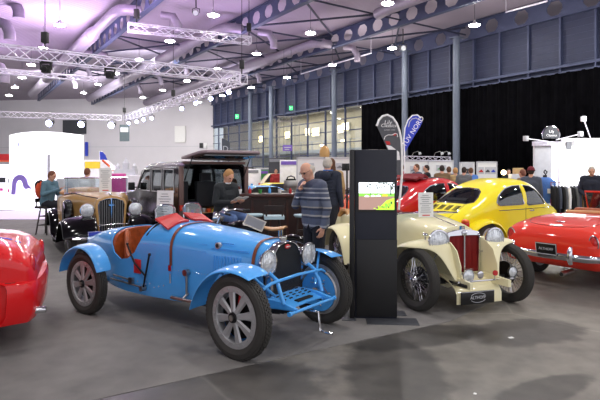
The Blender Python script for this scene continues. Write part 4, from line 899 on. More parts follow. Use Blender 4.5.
b = B(); cpt = Vector((1.45, .28, .92)); ax = Vector((-.85, 0, .45)).normalized(); u = ax.orthogonal().normalized(); v = ax.cross(u); b.tube([cpt+(u*math.cos(a)+v*math.sin(a))*.18 for a in lin(0, 2*PI*19/20, 20)], .012, n=6, closed=True); b.cyl(cpt+u*.18, cpt-u*.18, .01); b.cyl(cpt+v*.18, cpt-v*.18, .01); b.obj('steering_wheel', M['blk'], t)
# ================================================================ RED CAR AT THE LEFT EDGE
ltab = [(-.66, .60, .42, .60, .70), (-.645, .66, .30, .66, .80), (-.58, .70, .27, .72, .90), (-.45, .73, .25, .78, .99), (-.2, .755, .23, .80, 1.035), (.2, .77, .2, .80, 1.06), (.7, .76, .2, .80, 1.05), (1.8, .75, .2, .78, 1.0), (2.4, .75, .22, .74, .92), (2.9, .70, .3, .66, .75)]
t, sf = red_roadster('red_sports_car', 'glossy red sports car cut off by the left edge, tail and rear wheel showing', (-3.30, 5.06), R(203), M['red'], ltab, 0)
b = B(); rows = []
for i in range(17):
    a = R(-95+190*i/16); y = -.70*math.sin(a)*1.03 if True else 0; x = -.60-.10*math.cos(a)
    if i in (0,): x = -.42; y = .775
    if i == 16: x = -.42; y = -.775
    rows.append([(x+.05, y*.96, .66), (x, y, .645), (x-.018, y*1.015, .60), (x-.014, y*1.01, .50), (x-.004, y, .36), (x+.03, y*.97, .28), (x+.07, y*.93, .27)])
b.quad_grid(rows); b.obj('rear_bumper', M['red'], t, mods=[('solid', .02)], ang=50)
for s in (-1, 1):
    b = B(); b.ball((-.615, s*.55, .78), .07, (.5, 1.1, 1.5)); b.obj('tail_lamp', M['redlens'], t)
b = B(); b.tube([(x, .0+.775-.0*x, .665) for x in (-.5, -.42)], .003, n=4)
b.obj('side_gap', M['blk'], t)
b = B(); b.cyl((-.735, .60, .36), (-.5, .60, .37), .033, n=14); b.mi = 1; b.cyl((-.737, .60, .36), (-.71, .60, .36), .026, n=12); b.obj('exhaust_pipe', [M['chrome'], M['blk']], t)
b = B(); pp = [[sf(x, y, .003) for y in (.30, .36)] for x in lin(-.5, .7, 12)]; b.quad_grid(pp); b.obj('blue_stripe', M['bluefab'], t, mods=[('solid', .002)])
b = B(); b.tube([(1.78, -.60, .98), (1.60, -.54, 1.25), (1.60, .54, 1.25), (1.78, .60, .98)], .018, n=8); b.obj('windscreen_frame', M['chrome'], t)
# ================================================================ TAN VINTAGE TOURER
def tan_tourer():
    t = thing('vintage_tourer', 'tan and black vintage convertible with chrome radiator bar, behind the blue racing car', 'car', (-5.1, 12.3, 0), R(-59))
    tab = [(-.7, .52, .45, .85, .95), (0, .68, .35, .95, 1.08), (.6, .70, .32, .98, 1.12), (1.1, .68, .32, 1.0, 1.16), (1.4, .62, .34, 1.0, 1.19), (1.7, .50, .36, .98, 1.18), (2.2, .37, .38, .96, 1.15), (2.62, .27, .40, .94, 1.12)]
    body = bodyloft(tab, lin(-.7, 2.62, 36), a=.45, b=.7, rb=.05).obj('body', M['tan'], t, mods=[('solid', .02)])
    c1 = cutter(B().prism([(-.1, 1.5), (-.05, .7), (1.1, .7), (1.2, 1.5)], -.58, .58)); c1.parent = t; addmod(body, ('cut', c1)); bake(body); drop(c1)
    B().box((.5, 0, .38), (1.3, 1.1, .02)).obj('cabin_floor', M['floorl'], t)
    b = B(); b.box((.1, 0, .85), (.18, 1.1, .6)); b.box((.45, 0, .6), (.6, 1.1, .18)); b.obj('seat', M['brownleather'], t, mods=[('bevel', .05, 3)])
    b = B(); b.ball((-.45, 0, 1.12), .3, (1.0, 2.0, .45)); b.obj('folded_hood', M['saddle'], t)
    fp = [(1.7, .24), (1.85, .42), (2.02, .60), (2.22, .74), (2.45, .815), (2.7, .83), (2.92, .78), (3.08, .67), (3.16, .54), (3.18, .42)]
    rp = [(.6, .26), (.52, .45), (.40, .62), (.22, .74), (.02, .80), (-.2, .78), (-.38, .70), (-.5, .58), (-.58, .44), (-.6, .34)]
    for s in (-1, 1):
        wingsweep(fp, .30, .90, (2.7, .2), .16, sgn=s).obj('front_wing', M['black'], t, mods=[('solid', .01), ('sub', 1)])
        wingsweep(rp, .52, .88, (0, .2), .12, sgn=s).obj('rear_wing', M['black'], t, mods=[('solid', .01), ('sub', 1)])
        b = B(); b.prism([(1.8, .26), (2.1, .62), (2.4, .74), (2.9, .76), (3.1, .55), (2.9, .34), (2.3, .3)], s*.30, s*.32); b.obj('inner_valance', M['black'], t)
        b = B(); b.box((1.15, s*.76, .25), (1.2, .26, .03)); b.obj('running_board', M['plum'], t, mods=[('bevel', .01)])
        wheel(t, 2.7, s*.72, .37, .14, 'wire', s); wheel(t, 0, s*.72, .37, .14, 'wire', s)
        lamp(t, (2.82, s*.445, .90), .125, (1, 0, 0)); lamp(t, (2.93, s*.36, .665), .07, (1, 0, 0), 'fog_lamp')
        sw = B(); sw.lathe([(.17, -.06), (.30, -.08), (.34, -.04), (.345, 0), (.34, .04), (.30, .08), (.17, .06)], c=(1.75, s*.66, .72), n=32, closed_prof=True); sw.obj('spare_wheel', M['black'], t)
    b = B(); pr = [(-.25, .45), (-.29, 1.02), (-.26, 1.10), (-.12, 1.15), (0, 1.165), (.12, 1.15), (.26, 1.10), (.29, 1.02), (.25, .45)]; inn = [(y*.84, .48+(z-.45)*.90) for y, z in pr]
    b.quad_grid([[(2.62, y, z) for y, z in pr], [(2.78, y, z) for y, z in pr], [(2.79, y, z) for y, z in inn], [(2.74, y, z) for y, z in inn]], cu=True); b.obj('radiator_shell', M['tan'], t)
    b = B(); b.prism(inn[::-1], 2.70, 2.765, 'YZ'); b.obj('radiator_mesh', M['grille'], t)
    b = B(); b.box((2.79, 0, .80), (.02, .022, .66)); b.box((2.795, 0, .99), (.02, .10, .03)); b.ball((2.81, 0, .53), .06, (.5, 1.8, .5)); b.tube([(2.785, y, z) for y, z in inn], .007, n=5, closed=True); b.ball((2.70, 0, 1.19), .03); b.obj('radiator_trim', M['chrome'], t)
    for s in (-1, 1):
        b = B()
        for k in range(-5, 6): b.box((2.77, s*0+k*.042, .79), (.012, .006, .58))
    b.obj('radiator_bars', M['alu'], t)
    b = B(); b.tube([(2.80, -.6, .60), (2.84, 0, .62), (2.80, .6, .60)], .014, n=8); b.obj('lamp_bar', M['chrome'], t)
    b = B(); b.tube([(3.18, -.75, .42), (3.25, -.4, .42), (3.25, .4, .42), (3.18, .75, .42)], .03, n=8); b.obj('bumper', M['chrome'], t)
    b = B(); b.tube([(1.40, -.68, 1.16), (1.30, -.68, 1.50), (1.30, .62, 1.50), (1.40, .62, 1.16)], .018, n=8, closed=True); b.cyl((1.3, -.62, 1.16), (1.27, -.62, 1.5), .014); f = b.obj('windscreen_frame', M['chrome'], t)
    g = B(); g.box((1.35, -.03, 1.33), (.005, 1.28, .32)); g.obj('windscreen_glass', M['glass'], f)
    p = plate(t, (3.28, -.30, .50), .40, .10, '', 0, bg='bluefab')
    b = B(); b.tube([(1.42, -.55, 1.19), (2.0, -.36, 1.14), (2.6, -.22, 1.12)], .01, n=5); b.tube([(1.95, -.42, .5), (1.95, -.42, 1.05)], .006, n=4); b.obj('bonnet_gap', M['blk'], t)
    return t
tan_tourer()
sheet(105.5, 168, 192, .24, 10.6, 'white printed info sheet fixed to the windscreen of the tan tourer', R(20), 0)
# ================================================================ DARK ESTATE WITH RAISED TAILGATE
def estate():
    # origin on the ground below the middle of the tail; x forward (away from us)
    o = Vector((-1.90, 11.35, 0)); t = thing('dark_estate_car', 'dark plum off-road estate with raised tailgate and goods laid out in its boot', 'car', o, R(124))
    W = .84
    tab = [(0.0, W, .45, 1.10, 1.84), (.4, W, .40, 1.12, 1.87), (1.6, W, .38, 1.12, 1.87), (2.5, W, .38, 1.12, 1.83), (2.75, W, .38, 1.12, 1.75), (3.15, W, .38, 1.10, 1.22), (3.4, W, .38, 1.05, 1.16), (4.2, .80, .40, .95, 1.06), (4.35, .74, .45, .85, .95)]
    body = bodyloft(tab, lin(0, 4.35, 50), a=.22, b=.6, rb=.06).obj('body', M['plum'], t, mods=[('solid', .035)], ang=35)
    cs = [cutter(B().prism([(-.72, .72), (-.72, 1.72), (-.66, 1.79), (.66, 1.79), (.72, 1.72), (.72, .72)], -.3, .12, 'YZ'))]
    wins = [[(.25, 1.18), (.30, 1.68), (.95, 1.69), (.95, 1.17)], [(1.08, 1.17), (1.08, 1.69), (1.78, 1.69), (1.78, 1.16)], [(1.90, 1.16), (1.90, 1.69), (2.50, 1.67), (2.95, 1.22), (2.95, 1.16)]]
    for w_ in wins: cs.append(cutter(B().prism(w_, -1.2, 1.2)))
    cs.append(cutter(B().prism([(-.68, 1.24), (-.62, 1.70), (.62, 1.70), (.68, 1.24)], 2.6, 3.3, 'YZ')))
    for x in (.85, 3.5):
        for s in (-1, 1): cs.append(cutter(B().lathe([(0, s*1.1), (.42, s*1.1), (.42, s*.6), (0, s*.6)], c=(x, 0, .38), n=28)))
    for c in cs: c.parent = t; addmod(body, ('cut', c))
    bake(body, 35)
    half = [cutter(B().prism(w_, .5*s_, 1.2*s_)) for w_ in wins for s_ in (-1, 1)]
    for c in half: c.parent = t
    for c in half+[cs[4]]:
        bodyloft(tab, lin(0, 4.35, 50), off=.012, a=.22, b=.6, rb=.06).obj('window', M['tintglass'], t, mods=[('solid', .006), ('isect', c)])
    drop(*cs, *half)
    for x in (.85, 3.5):
        for s in (-1, 1): wheel(t, x, s*.73, .37, .2, 'disc', s)
    b = B(); b.box((1.2, 0, .70), (2.3, 1.56, .05)); b.obj('boot_floor', M['saddle'], t)
    for yy in (-.36, .36):
        b = B(); b.box((1.35, yy, 1.08), (.14, .50, .62)); b.box((1.35, yy, 1.50), (.10, .28, .2)); b.box((1.32, yy, 1.4), (.03, .12, .12)); b.box((1.6, yy, .84), (.5, .5, .16)); b.obj('seat', M['dgrey'], t, mods=[('bevel', .04, 3)])
    b = B()
    for s in (-1, 1): b.box((-.012, s*.78, 1.1), (.06, .10, 1.3))
    b.box((-.012, 0, 1.83), (.06, 1.5, .06)); b.obj('tail_frame', mat('frame_bronze', (112, 88, 84), .4, .3), t, mods=[('bevel', .01)])
    for s in (-1, 1): b = B(); b.box((-.05, s*.79, .86), (.05, .08, .12)); b.obj('tail_lamp', M['redlens'], t)
    b = B(); b.tube([(-.1, -.8, .52), (-.14, 0, .52), (-.1, .8, .52)], .06, n=8); b.obj('rear_bumper', M['dgrey'], t)
    # raised gate: hinged along the roof edge, slightly above level
    rot = Matrix.Rotation(R(7), 4, 'Y'); Mx = Matrix.Translation((.02, 0, 1.90)) @ rot
    b = B(); 
    b.prism([(-.02, -.78), (-.85, -.70), (-.98, -.60), (-.98, .60), (-.85, .70), (-.02, .78)], 0, .06, 'XY'); b.xform(Mx); g = b.obj('tailgate', mat('gate_skin', (150, 132, 138), .35, .2), t, mods=[('bevel', .015)])
    b = B(); b.box((-.48, 0, -.025), (.74, 1.20, .03)); b.xform(Mx); b.obj('gate_glass', M['tintglass'], g)
    for s in (-1, 1): b = B(); b.cyl((.0, s*.70, 1.45), (-.42, s*.68, 1.97), .012); b.obj('gas_strut', M['blk'], t)
    # side window frames in chrome, hood trim, lamp
    for s in (-1, 1):
        b = B()
        for w_ in wins: b.tube([(x, s*(W-.0), z) for x, z in w_], .012, n=5, closed=True)
        b.obj('window_trim', M['alu'], t); lamp(t, (4.36, s*.6, .80), .11, (1, 0, 0))
        b = B(); b.box((3.0, s*.98, 1.25), (.08, .16, .2)); b.cyl((3.0, s*.83, 1.22), (3.0, s*.93, 1.22), .015); b.obj('door_mirror', M['blk'], t, mods=[('bevel', .02)])
    return t, o
_, eo = estate()
random.seed(11)
cols = [('blue', 'pale blue'), ('white', 'white'), ('purple', 'violet'), ('redp', 'red'), ('green', 'green'), ('lgrey', 'light grey'), ('orange', 'orange'), ('yel', 'yellow'), ('dgrey', 'dark grey'), ('steel', 'steel')]
f_ = Vector((math.cos(R(124)), math.sin(R(124)), 0)); l_ = Vector((-f_.y, f_.x, 0))
for i in range(14):
    c, nm = cols[i % 10]; y = .64-.10*i+random.uniform(-.01, .01); x = random.uniform(.12, .3); h = random.uniform(.06, .17)
    p = eo+f_*x+l_*y+Vector((0, 0, .726)); kind = i % 3
    b = B()
    if kind == 0: b.box((0, 0, h/2), (.07, .075, h))
    elif kind == 1: b.lathe([(0, 0), (.03, 0), (.032, h*.6), (.015, h*.8), (.015, h), (0, h)], axis='Z', n=12)
    else: b.lathe([(0, 0), (.03, 0), (.042, h*.5), (.040, h*.5), (.028, .01), (0, .01)], axis='Z', n=12)
    nmk = ('small_box', 'bottle', 'cup')[kind]; ct = ('box', 'bottle', 'cup')[kind]
    tag(b.obj(nmk, M[c], loc=p, rz=R(124)), '%s %s in the open boot of the dark estate, place %s from the left' % (nm, ct, ['one', 'two', 'three', 'four', 'five', 'six', 'seven', 'eight', 'nine', 'ten', 'eleven', 'twelve', 'thirteen', 'fourteen'][i]), ct, 'goods in the boot of the dark estate')
# ================================================================ PEOPLE
BASE = dict(pel=(0, 0, .93), waist=(0, 0, 1.08), chest=(.0, 0, 1.28), neck=(.0, 0, 1.46), head=(.025, 0, 1.625),
            shl=(0, .185, 1.41), shr=(0, -.185, 1.41), ell=(-.03, .235, 1.13), elr=(-.03, -.235, 1.13), wrl=(.05, .245, .88), wrr=(.05, -.245, .88),
            hil=(0, .09, .90), hir=(0, -.09, .90), knl=(.02, .10, .49), knr=(.02, -.10, .49), anl=(-.02, .11, .085), anr=(-.02, -.11, .085), tol=(.16, .13, .035), tor=(.16, -.13, .035))
def person(name, label, loc, rz, height, pose, top, trousers, hairc, hair='short', vox=.012, hands=True, look=(1, 0, -.1), shoes='shoe_black', girth=1., bald=False, z0=0., group=None, topname='jumper', beanie=None, curl=.5):
    J = {k: Vector(v) for k, v in {**BASE, **pose}.items() if k != 'curl'}; S = height/1.75
    t = thing('person', label, 'person', (loc[0], loc[1], z0), rz, group)
    prims = []
    def cap(a, b, ra, rb, m): prims.append(('c', Vector(a), Vector(b), ra, rb, m))
    def ell(c, r, m, rot=None): prims.append(('e', Vector(c), Vector(r), rot, 0, m))
    lk = Vector(look).normalized(); sd = Vector((0, 0, 1)).cross(lk).normalized(); up = lk.cross(sd); hr = Matrix((lk, sd, up)).transposed()
    H = J['head']; g = girth
    across = (J['shl']-J['shr']).normalized()
    def hp(f, s, u): return H+lk*f+sd*s+up*u
    ell(H, (.094, .076, .112), 'skin', hr); ell(hp(.02, 0, -.06), (.070, .060, .062), 'skin', hr)
    cap(hp(.088, 0, .012), hp(.106, 0, -.022), .010, .014, 'skin')
    cap(hp(.086, -.018, -.058), hp(.086, .018, -.058), .008, .008, 'lips')
    for s in (-1, 1): ell(hp(0, s*.078, -.005), (.02, .010, .032), 'skin', hr); ell(hp(.083, s*.030, .018), (.010, .014, .009), 'eye', hr); cap(hp(.088, s*.018, .036), hp(.080, s*.045, .036), .006, .005, 'skin')
    cap(J['neck'], H+up*-.05-lk*.02, .056, .052, 'skin')
    nk = J['neck']
    cap(J['shl']*.82+nk*.18, J['shr']*.82+nk*.18, .072, .072, 'top'); cap(nk-Vector((0, 0, .02)), J['shl'], .062, .068, 'top'); cap(nk-Vector((0, 0, .02)), J['shr'], .062, .068, 'top')
    ch = J['chest']; wa = J['waist']; pe = J['pel']
    cap(ch+across*.085, ch-across*.085, .118*g, .118*g, 'top'); 
    for s in (-1, 1):
        cap(ch+across*.075*s, wa+across*.06*s, .118*g, .115*g, 'top'); cap(wa+across*.06*s, pe+across*.07*s, .115*g, .118*g, 'top')
        cap((J['shl'] if s > 0 else J['shr'])*.8+nk*.2-Vector((0, 0, .03)), ch+across*.09*s, .085, .11*g, 'top')
    for s, h, k, a, to in ((1, 'hil', 'knl', 'anl', 'tol'), (-1, 'hir', 'knr', 'anr', 'tor')):
        cap(pe+across*.05*s-Vector((0, 0, .04)), J[h], .115*g, .098, 'leg'); cap(J[h], J[k], .093, .064, 'leg'); cap(J[k], J[a], .062, .046, 'leg')
        cap(J[a], J[a]+Vector((0, 0, -.03)), .045, .045, 'shoe'); cap(J[a]-Vector((0, 0, .035)), J[to], .045, .036, 'shoe'); cap(J[a]+(J[a]-J[to]).normalized()*.03-Vector((0, 0, .04)), J[to], .04, .036, 'shoe')
    fingers = []
    for s, sh, e, w_ in ((1, 'shl', 'ell', 'wrl'), (-1, 'shr', 'elr', 'wrr')):
        cap(J[sh], J[e], .062, .048, 'top'); cap(J[e], J[w_], .047, .034, 'top')
        fd = (J[w_]-J[e]).normalized(); cap(J[w_]-fd*.01, J[w_]+fd*.03, .027, .028, 'skin')
        if hands:
            pn = pose.get('palm'+('l' if s > 0 else 'r'), Vector((0, -s, 0))); pn = Vector(pn); pn = (pn-fd*pn.dot(fd)).normalized(); tv = fd.cross(pn).normalized()
            if tv.dot(Vector((1, 0, 0))) < 0 and abs(tv.x) > .2: tv = -tv
            pc = J[w_]+fd*.05
            for q in (-.028, -.01, .01, .028): cap(J[w_]+fd*.01+tv*q*.5, J[w_]+fd*.085+tv*q, .014, .012, 'skin')
            c_ = pose.get('curl', curl)
            for i, q in enumerate((.030, .010, -.010, -.029)):
                Lf = (.070, .080, .074, .058)[i]; base = J[w_]+fd*.088+tv*q
                d1 = (fd+pn*c_*.6+tv*q*2).normalized(); d2 = (fd+pn*c_*1.6).normalized(); d3 = (fd*.5+pn*c_*2.2).normalized()
                p1 = base+d1*Lf*.45; p2 = p1+d2*Lf*.32; p3 = p2+d3*Lf*.25
                cap(base-fd*.01, p1, .0105, .0095, 'skin'); cap(p1, p2, .0095, .0085, 'skin'); cap(p2, p3, .0085, .0075, 'skin')
            b0 = J[w_]+fd*.025+tv*.026; b1 = b0+(fd*.7+tv*.8+pn*.3).normalized()*.042; b2 = b1+(fd*.9+tv*.25+pn*.5).normalized()*.032
            cap(b0, b1, .0135, .011, 'skin'); cap(b1, b2, .011, .009, 'skin')
        else: cap(J[w_], J[w_]+fd*.12, .03, .022, 'skin')
    b = B()
    for p in prims:
        if p[0] == 'c':
            _, a, c, ra, rb, m = p; b.ball(a, ra, n=12); b.ball(c, rb, n=12)
            if (c-a).length > 1e-4: b.cyl(a, c, ra, rb, n=12)
        else: b.ball(p[1], 1, tuple(p[2]), n=16, rot=p[3])
    b.xform(Matrix.Scale(S, 4))
    body = b.obj('body', [M['skin'], M['lips'], M['eye']], t, mods=[('remesh', vox), ('smooth', 2)], ang=180)
    me = body.data; n = len(me.polygons); cen = np.empty(n*3); me.polygons.foreach_get('center', cen); cen = cen.reshape(n, 3)/S
    best = np.full(n, 9.); lab = np.zeros(n, int); names = ['skin', 'lips', 'eye', 'top', 'leg', 'shoe']
    for p in prims:
        if p[0] == 'c':
            a = np.array(p[1]); c = np.array(p[2]); d = c-a; L2 = max(1e-9, d@d); tt = np.clip(((cen-a)@d)/L2, 0, 1)
            dist = np.linalg.norm(cen-(a+tt[:, None]*d), axis=1)-(p[3]+(p[4]-p[3])*tt); m = p[5]
        else:
            rot = np.array(p[3]) if p[3] is not None else np.eye(3); q = (cen-np.array(p[1]))@rot; r = np.array(p[2]); k = np.linalg.norm(q/r, axis=1); dist = (k-1)*r.min(); m = p[5]
        sel = dist < best; best[sel] = dist[sel]; lab[sel] = names.index(m)
    if len(me.materials) < 3:
        me.materials.clear(); [me.materials.append(M[x]) for x in ('skin', 'lips', 'eye')]
    me.polygons.foreach_set('material_index', np.where(lab < 3, lab, 0).astype(np.int32))
    # garments : shells a few millimetres off the body
    nv = len(me.vertices); co = np.empty(nv*3); me.vertices.foreach_get('co', co); co = co.reshape(nv, 3); no = np.empty(nv*3); me.vertex_normals.foreach_get('vector', no); no = no.reshape(nv, 3)
    for gi, gn, gm in ((3, topname, top), (4, 'trousers', trousers), (5, 'shoes', shoes)):
        ids = np.nonzero(lab == gi)[0]
        if not len(ids): continue
        off = .010 if gi == 3 else .006
        vs = {}; faces = []; pts = []
        for f in ids:
            fv = []
            for v in me.polygons[f].vertices:
                if v not in vs: vs[v] = len(pts); pts.append(co[v]+no[v]*off)
                fv.append(vs[v])
            faces.append(fv)
        nm = bpy.data.meshes.new(gn); nm.from_pydata([tuple(p) for p in pts], [], faces); nm.materials.append(M[gm] if isinstance(gm, str) else gm); fin(nm, 180)
        if gn == 'trousers' or gn != 'shoes' or True:
            o = bpy.data.objects.new(gn, nm); COL.objects.link(o); o.parent = t
    if hair != 'none':
        b = B()
        def hb(f, s, u, r): b.ball(hp(f, s, u)*S, 1, tuple(x*S for x in r), n=16, rot=hr)
        if hair == 'bald':
            for s in (-1, 1): hb(-.035, s*.05, .0, (.065, .034, .055))
            hb(-.062, 0, -.01, (.045, .07, .06))
        else:
            hb(-.018, 0, .022, (.096, .082, .105)); hb(-.035, 0, -.01, (.078, .080, .085))
            for s in (-1, 1): hb(-.005, s*.062, .02, (.04, .026, .045))
            if hair == 'long': hb(-.05, 0, -.10, (.06, .085, .14))
        o = b.obj('hair', M[hairc], t, mods=[('remesh', max(.008, vox*.8)), ('smooth', 1)], ang=180); 
        tx = o.data
    if beanie:
        b = B(); b.ball(hp(-.01, 0, .05)*S, 1, (.11*S, .09*S, .085*S), n=16, rot=hr); b.tube([hp(-.01+.108*math.cos(a), .088*math.sin(a), .03)*S for a in lin(0, 2*PI*15/16, 16)], .018, n=8, closed=True); b.obj('hat', M[beanie], t)
    return t, J, S, hp
def addm(k, c, **kw): M[k] = mat(k, c, .85, **kw)
for k, c in dict(knit_dark=(34, 38, 42), denim=(88, 112, 158), puffer=(34, 40, 56), slate=(70, 76, 92), navy_shirt=(28, 32, 48), brown_jacket=(112, 88, 62), tan_jacket=(176, 148, 104), grey_jacket=(96, 98, 102), blue_shirt=(78, 120, 190), black_cloth=(20, 20, 24), trousers_dark=(28, 30, 40),
                 orange_top=(220, 84, 50), teal_jacket=(92, 124, 140), shoe_black=(20, 18, 18), hair_grey=(186, 178, 168), hair_brown=(92, 62, 44), hair_dark=(44, 34, 30), hair_blond=(176, 132, 84), hair_auburn=(120, 74, 56), maroon_hat=(104, 26, 40), red_top=(150, 40, 40), purple_top=(110, 90, 170)).items(): addm(k, c, var=.12, scale=30)
# striped knit
m = mat('striped_knit', (82, 88, 100), .9, bump=.4, bscale=200); nt = m.node_tree; tc = nt.nodes.new('ShaderNodeTexCoord'); sx = nt.nodes.new('ShaderNodeSeparateXYZ'); nt.links.new(tc.outputs['Object'], sx.inputs[0])
rp = nt.nodes.new('ShaderNodeValToRGB'); rp.color_ramp.interpolation = 'CONSTANT'; cr = rp.color_ramp
mu = nt.nodes.new('ShaderNodeMath'); mu.operation = 'MULTIPLY_ADD'; mu.inputs[1].default_value = 1.0; mu.inputs[2].default_value = -.8; nt.links.new(sx.outputs['Z'], mu.inputs[0]); nt.links.new(mu.outputs[0], rp.inputs[0])
g = lambda c: tuple(((x/255+.055)/1.055)**2.4 for x in c)+(1,)
st = [(p_, tuple(min(255, int(x*1.22+8)) for x in c_)) for p_, c_ in [(0, (70, 76, 90)), (.07, (62, 66, 78)), (.11, (128, 130, 136)), (.14, (70, 76, 92)), (.22, (52, 56, 72)), (.25, (138, 134, 130)), (.27, (70, 76, 92)), (.33, (46, 50, 66)), (.36, (134, 128, 120)), (.38, (86, 90, 102)), (.46, (52, 56, 70)), (.49, (140, 140, 142)), (.51, (66, 70, 86)), (.555, (126, 128, 132)), (.575, (60, 64, 80)), (.61, (110, 112, 118)), (.63, (66, 70, 86))]]
cr.elements[0].color = g(st[0][1]); cr.elements[1].position = st[1][0]; cr.elements[1].color = g(st[1][1])
for p_, c_ in st[2:]: e = cr.elements.new(p_); e.color = g(c_)
nt.links.new(rp.outputs[0], nt.nodes['Principled BSDF'].inputs['Base Color']); M['striped'] = m
RIGHT = lambda d: R(d)
# man in the striped jumper, hand at chin, leaning over and looking down at the racer
think = dict(pel=(-.02, 0, .93), waist=(.0, 0, 1.09), chest=(.03, 0, 1.27), neck=(.07, 0, 1.44), head=(.13, 0, 1.585), shl=(.04, .185, 1.395), shr=(.04, -.185, 1.395),
             elr=(.12, -.25, 1.13), wrr=(.20, -.05, 1.35), ell=(.01, .265, 1.12), wrl=(.07, .25, .88), palmr=(-.4, .4, -.2), curl=.6)
# facing the camera-left: local +x direction
t, J, S, hp = person('person', 'grey-haired man in a striped grey jumper, hand to chin, looking down beside the kiosk', (.20, 6.95), R(218), 1.83,
     dict(think), 'striped', 'trousers_dark', 'hair_grey', 'bald', .007, look=(.86, .1, -.55), girth=1.12)
b = B()
for s in (-1, 1): b.tube([hp(.098+.0*a, s*.032+.018*math.cos(a), .018+.013*math.sin(a))*S for a in lin(0, 2*PI*11/12, 12)], .0022, n=5, closed=True)
b.cyl(hp(.098, -.012, .02)*S, hp(.098, .012, .02)*S, .002); 
for s in (-1, 1): b.cyl(hp(.095, s*.05, .02)*S, hp(.0, s*.08, .015)*S, .002, n=5)
b.obj('glasses', M['darkmetal'], t)
b = B(); b.box((.215*S, -.09*S, 1.24*S), (.004, .05, .012)); b.obj('chest_patch', M['white'], t)
# man in the puffer, back to us
t, J, S, hp = person('person', 'grey-haired man in a dark navy puffer jacket seen from behind, next to the kiosk', (.55, 10.05), R(62), 1.94, dict(head=(.03, .02, 1.61)), 'puffer', 'trousers_dark', 'hair_grey', 'short', .008, look=(.9, .3, -.2), girth=1.06, topname='puffer_jacket')
b = B(); b.tube([Vector((-.02+.10*math.cos(a), .11*math.sin(a), 1.455+.02*math.cos(a)))*S for a in lin(0, 2*PI*19/20, 20)], .04, n=10, closed=True); b.ball(Vector((-.13, 0, 1.40))*S, 1, (.06, .13, .10), n=14); b.obj('hood', M['puffer'], t)
b = B(); b.tube([Vector((.0+.075*math.cos(a), .08*math.sin(a), 1.50))*S for a in lin(0, 2*PI*15/16, 16)], .012, n=8, closed=True); b.obj('collar', M['blue_shirt'], t)
b = B()
for k in range(7):
    z = 1.0+.06*k; b.tube([Vector((.150*math.cos(a), .195*math.sin(a), z))*S for a in lin(0, 2*PI*19/20, 20)], .012, n=6, closed=True)
b.obj('quilting', M['puffer'], t)
person('person', 'brown-haired person half hidden behind the man in the puffer jacket', (.74, 11.95), R(100), 1.95, dict(), 'tan_jacket', 'trousers_dark', 'hair_brown', 'long', .012, hands=False)
# seated reader
sit = dict(pel=(0, 0, .80), waist=(.03, 0, .96), chest=(.07, 0, 1.15), neck=(.10, 0, 1.33), head=(.16, 0, 1.48), shl=(.09, .185, 1.28), shr=(.09, -.185, 1.28), hil=(.02, .09, .78), hir=(.02, -.09, .78), knl=(.44, .13, .76), knr=(.44, -.13, .76), anl=(.40, .13, .34), anr=(.40, -.13, .34), tol=(.54, .14, .29), tor=(.54, -.14, .29),
           ell=(.10, .26, 1.02), elr=(.10, -.26, 1.02), wrl=(.34, .11, 1.03), wrr=(.34, -.11, 1.03), palml=(0, 0, 1), palmr=(0, 0, 1), curl=.45)
t, J, S, hp = person('person', 'young man in black jumper and jeans sitting reading a booklet before the dark estate', (-1.45, 9.6), R(-42), 1.84, dict(sit), 'knit_dark', 'denim', 'hair_blond', 'short', .007, look=(.75, 0, -.62))
b = B(); b.tube([Vector((.10+.062*math.cos(a), .066*math.sin(a), 1.345+.01*math.cos(a)))*S for a in lin(0, 2*PI*15/16, 16)], .014, n=8, closed=True); b.obj('collar', M['white'], t)
def bar_stool(label, loc, seatm, h=.76, back=False, rz=0, group='bar stools', legm='stoolwood'):
    t = thing('bar_stool', label, 'stool', (loc[0], loc[1], 0), rz, group)
    b = B(); b.lathe([(0, h-.05), (.16, h-.05), (.185, h-.02), (.18, h), (.10, h+.005), (0, h+.005)], axis='Z', n=24) if not back else b.box((0, 0, h-.03), (.38, .38, .06)); b.obj('seat', M[seatm], t)
    for i in range(4):
        a = PI/4+i*PI/2; b = B(); b.cyl((.13*math.cos(a), .13*math.sin(a), h-.05), (.24*math.cos(a), .24*math.sin(a), 0), .018, n=8); b.obj('leg', M[legm], t)
    b = B()
    for z, r in ((.25, .212), (.48, .175)):
        for i in range(4):
            a = PI/4+i*PI/2; c = a+PI/2; b.cyl((r*math.cos(a), r*math.sin(a), z), (r*math.cos(c), r*math.sin(c), z), .012, n=6)
    b.obj('stretcher', M[legm], t)
    if back: b = B(); b.box((-.17, 0, h+.15), (.03, .36, .10)); b.cyl((-.17, -.15, h-.02), (-.17, -.15, h+.2), .015); b.cyl((-.17, .15, h-.02), (-.17, .15, h+.2), .015); b.obj('backrest', M[legm], t)
    return t
bar_stool('dark wooden stool under the seated reader', (-1.48, 9.63), 'stoolwood', .72)
b = B()
for s in (-1, 1):
    b.quad_grid([[(x, s*y, .015*math.sin(y*22)+.03*y) for y in lin(0, .15, 6)] for x in (-.10, .10)])
bk = b.obj('booklet', M['paper'], mods=[('solid', .004)]); f = Vector((math.cos(R(-42)), math.sin(R(-42)), 0)); bk.location = Vector((-1.45, 9.6, 1.135))+f*.47; bk.rotation_euler = (0, R(-25), R(-42)); tag(bk, 'open printed booklet held by the seated young man', 'booklet')
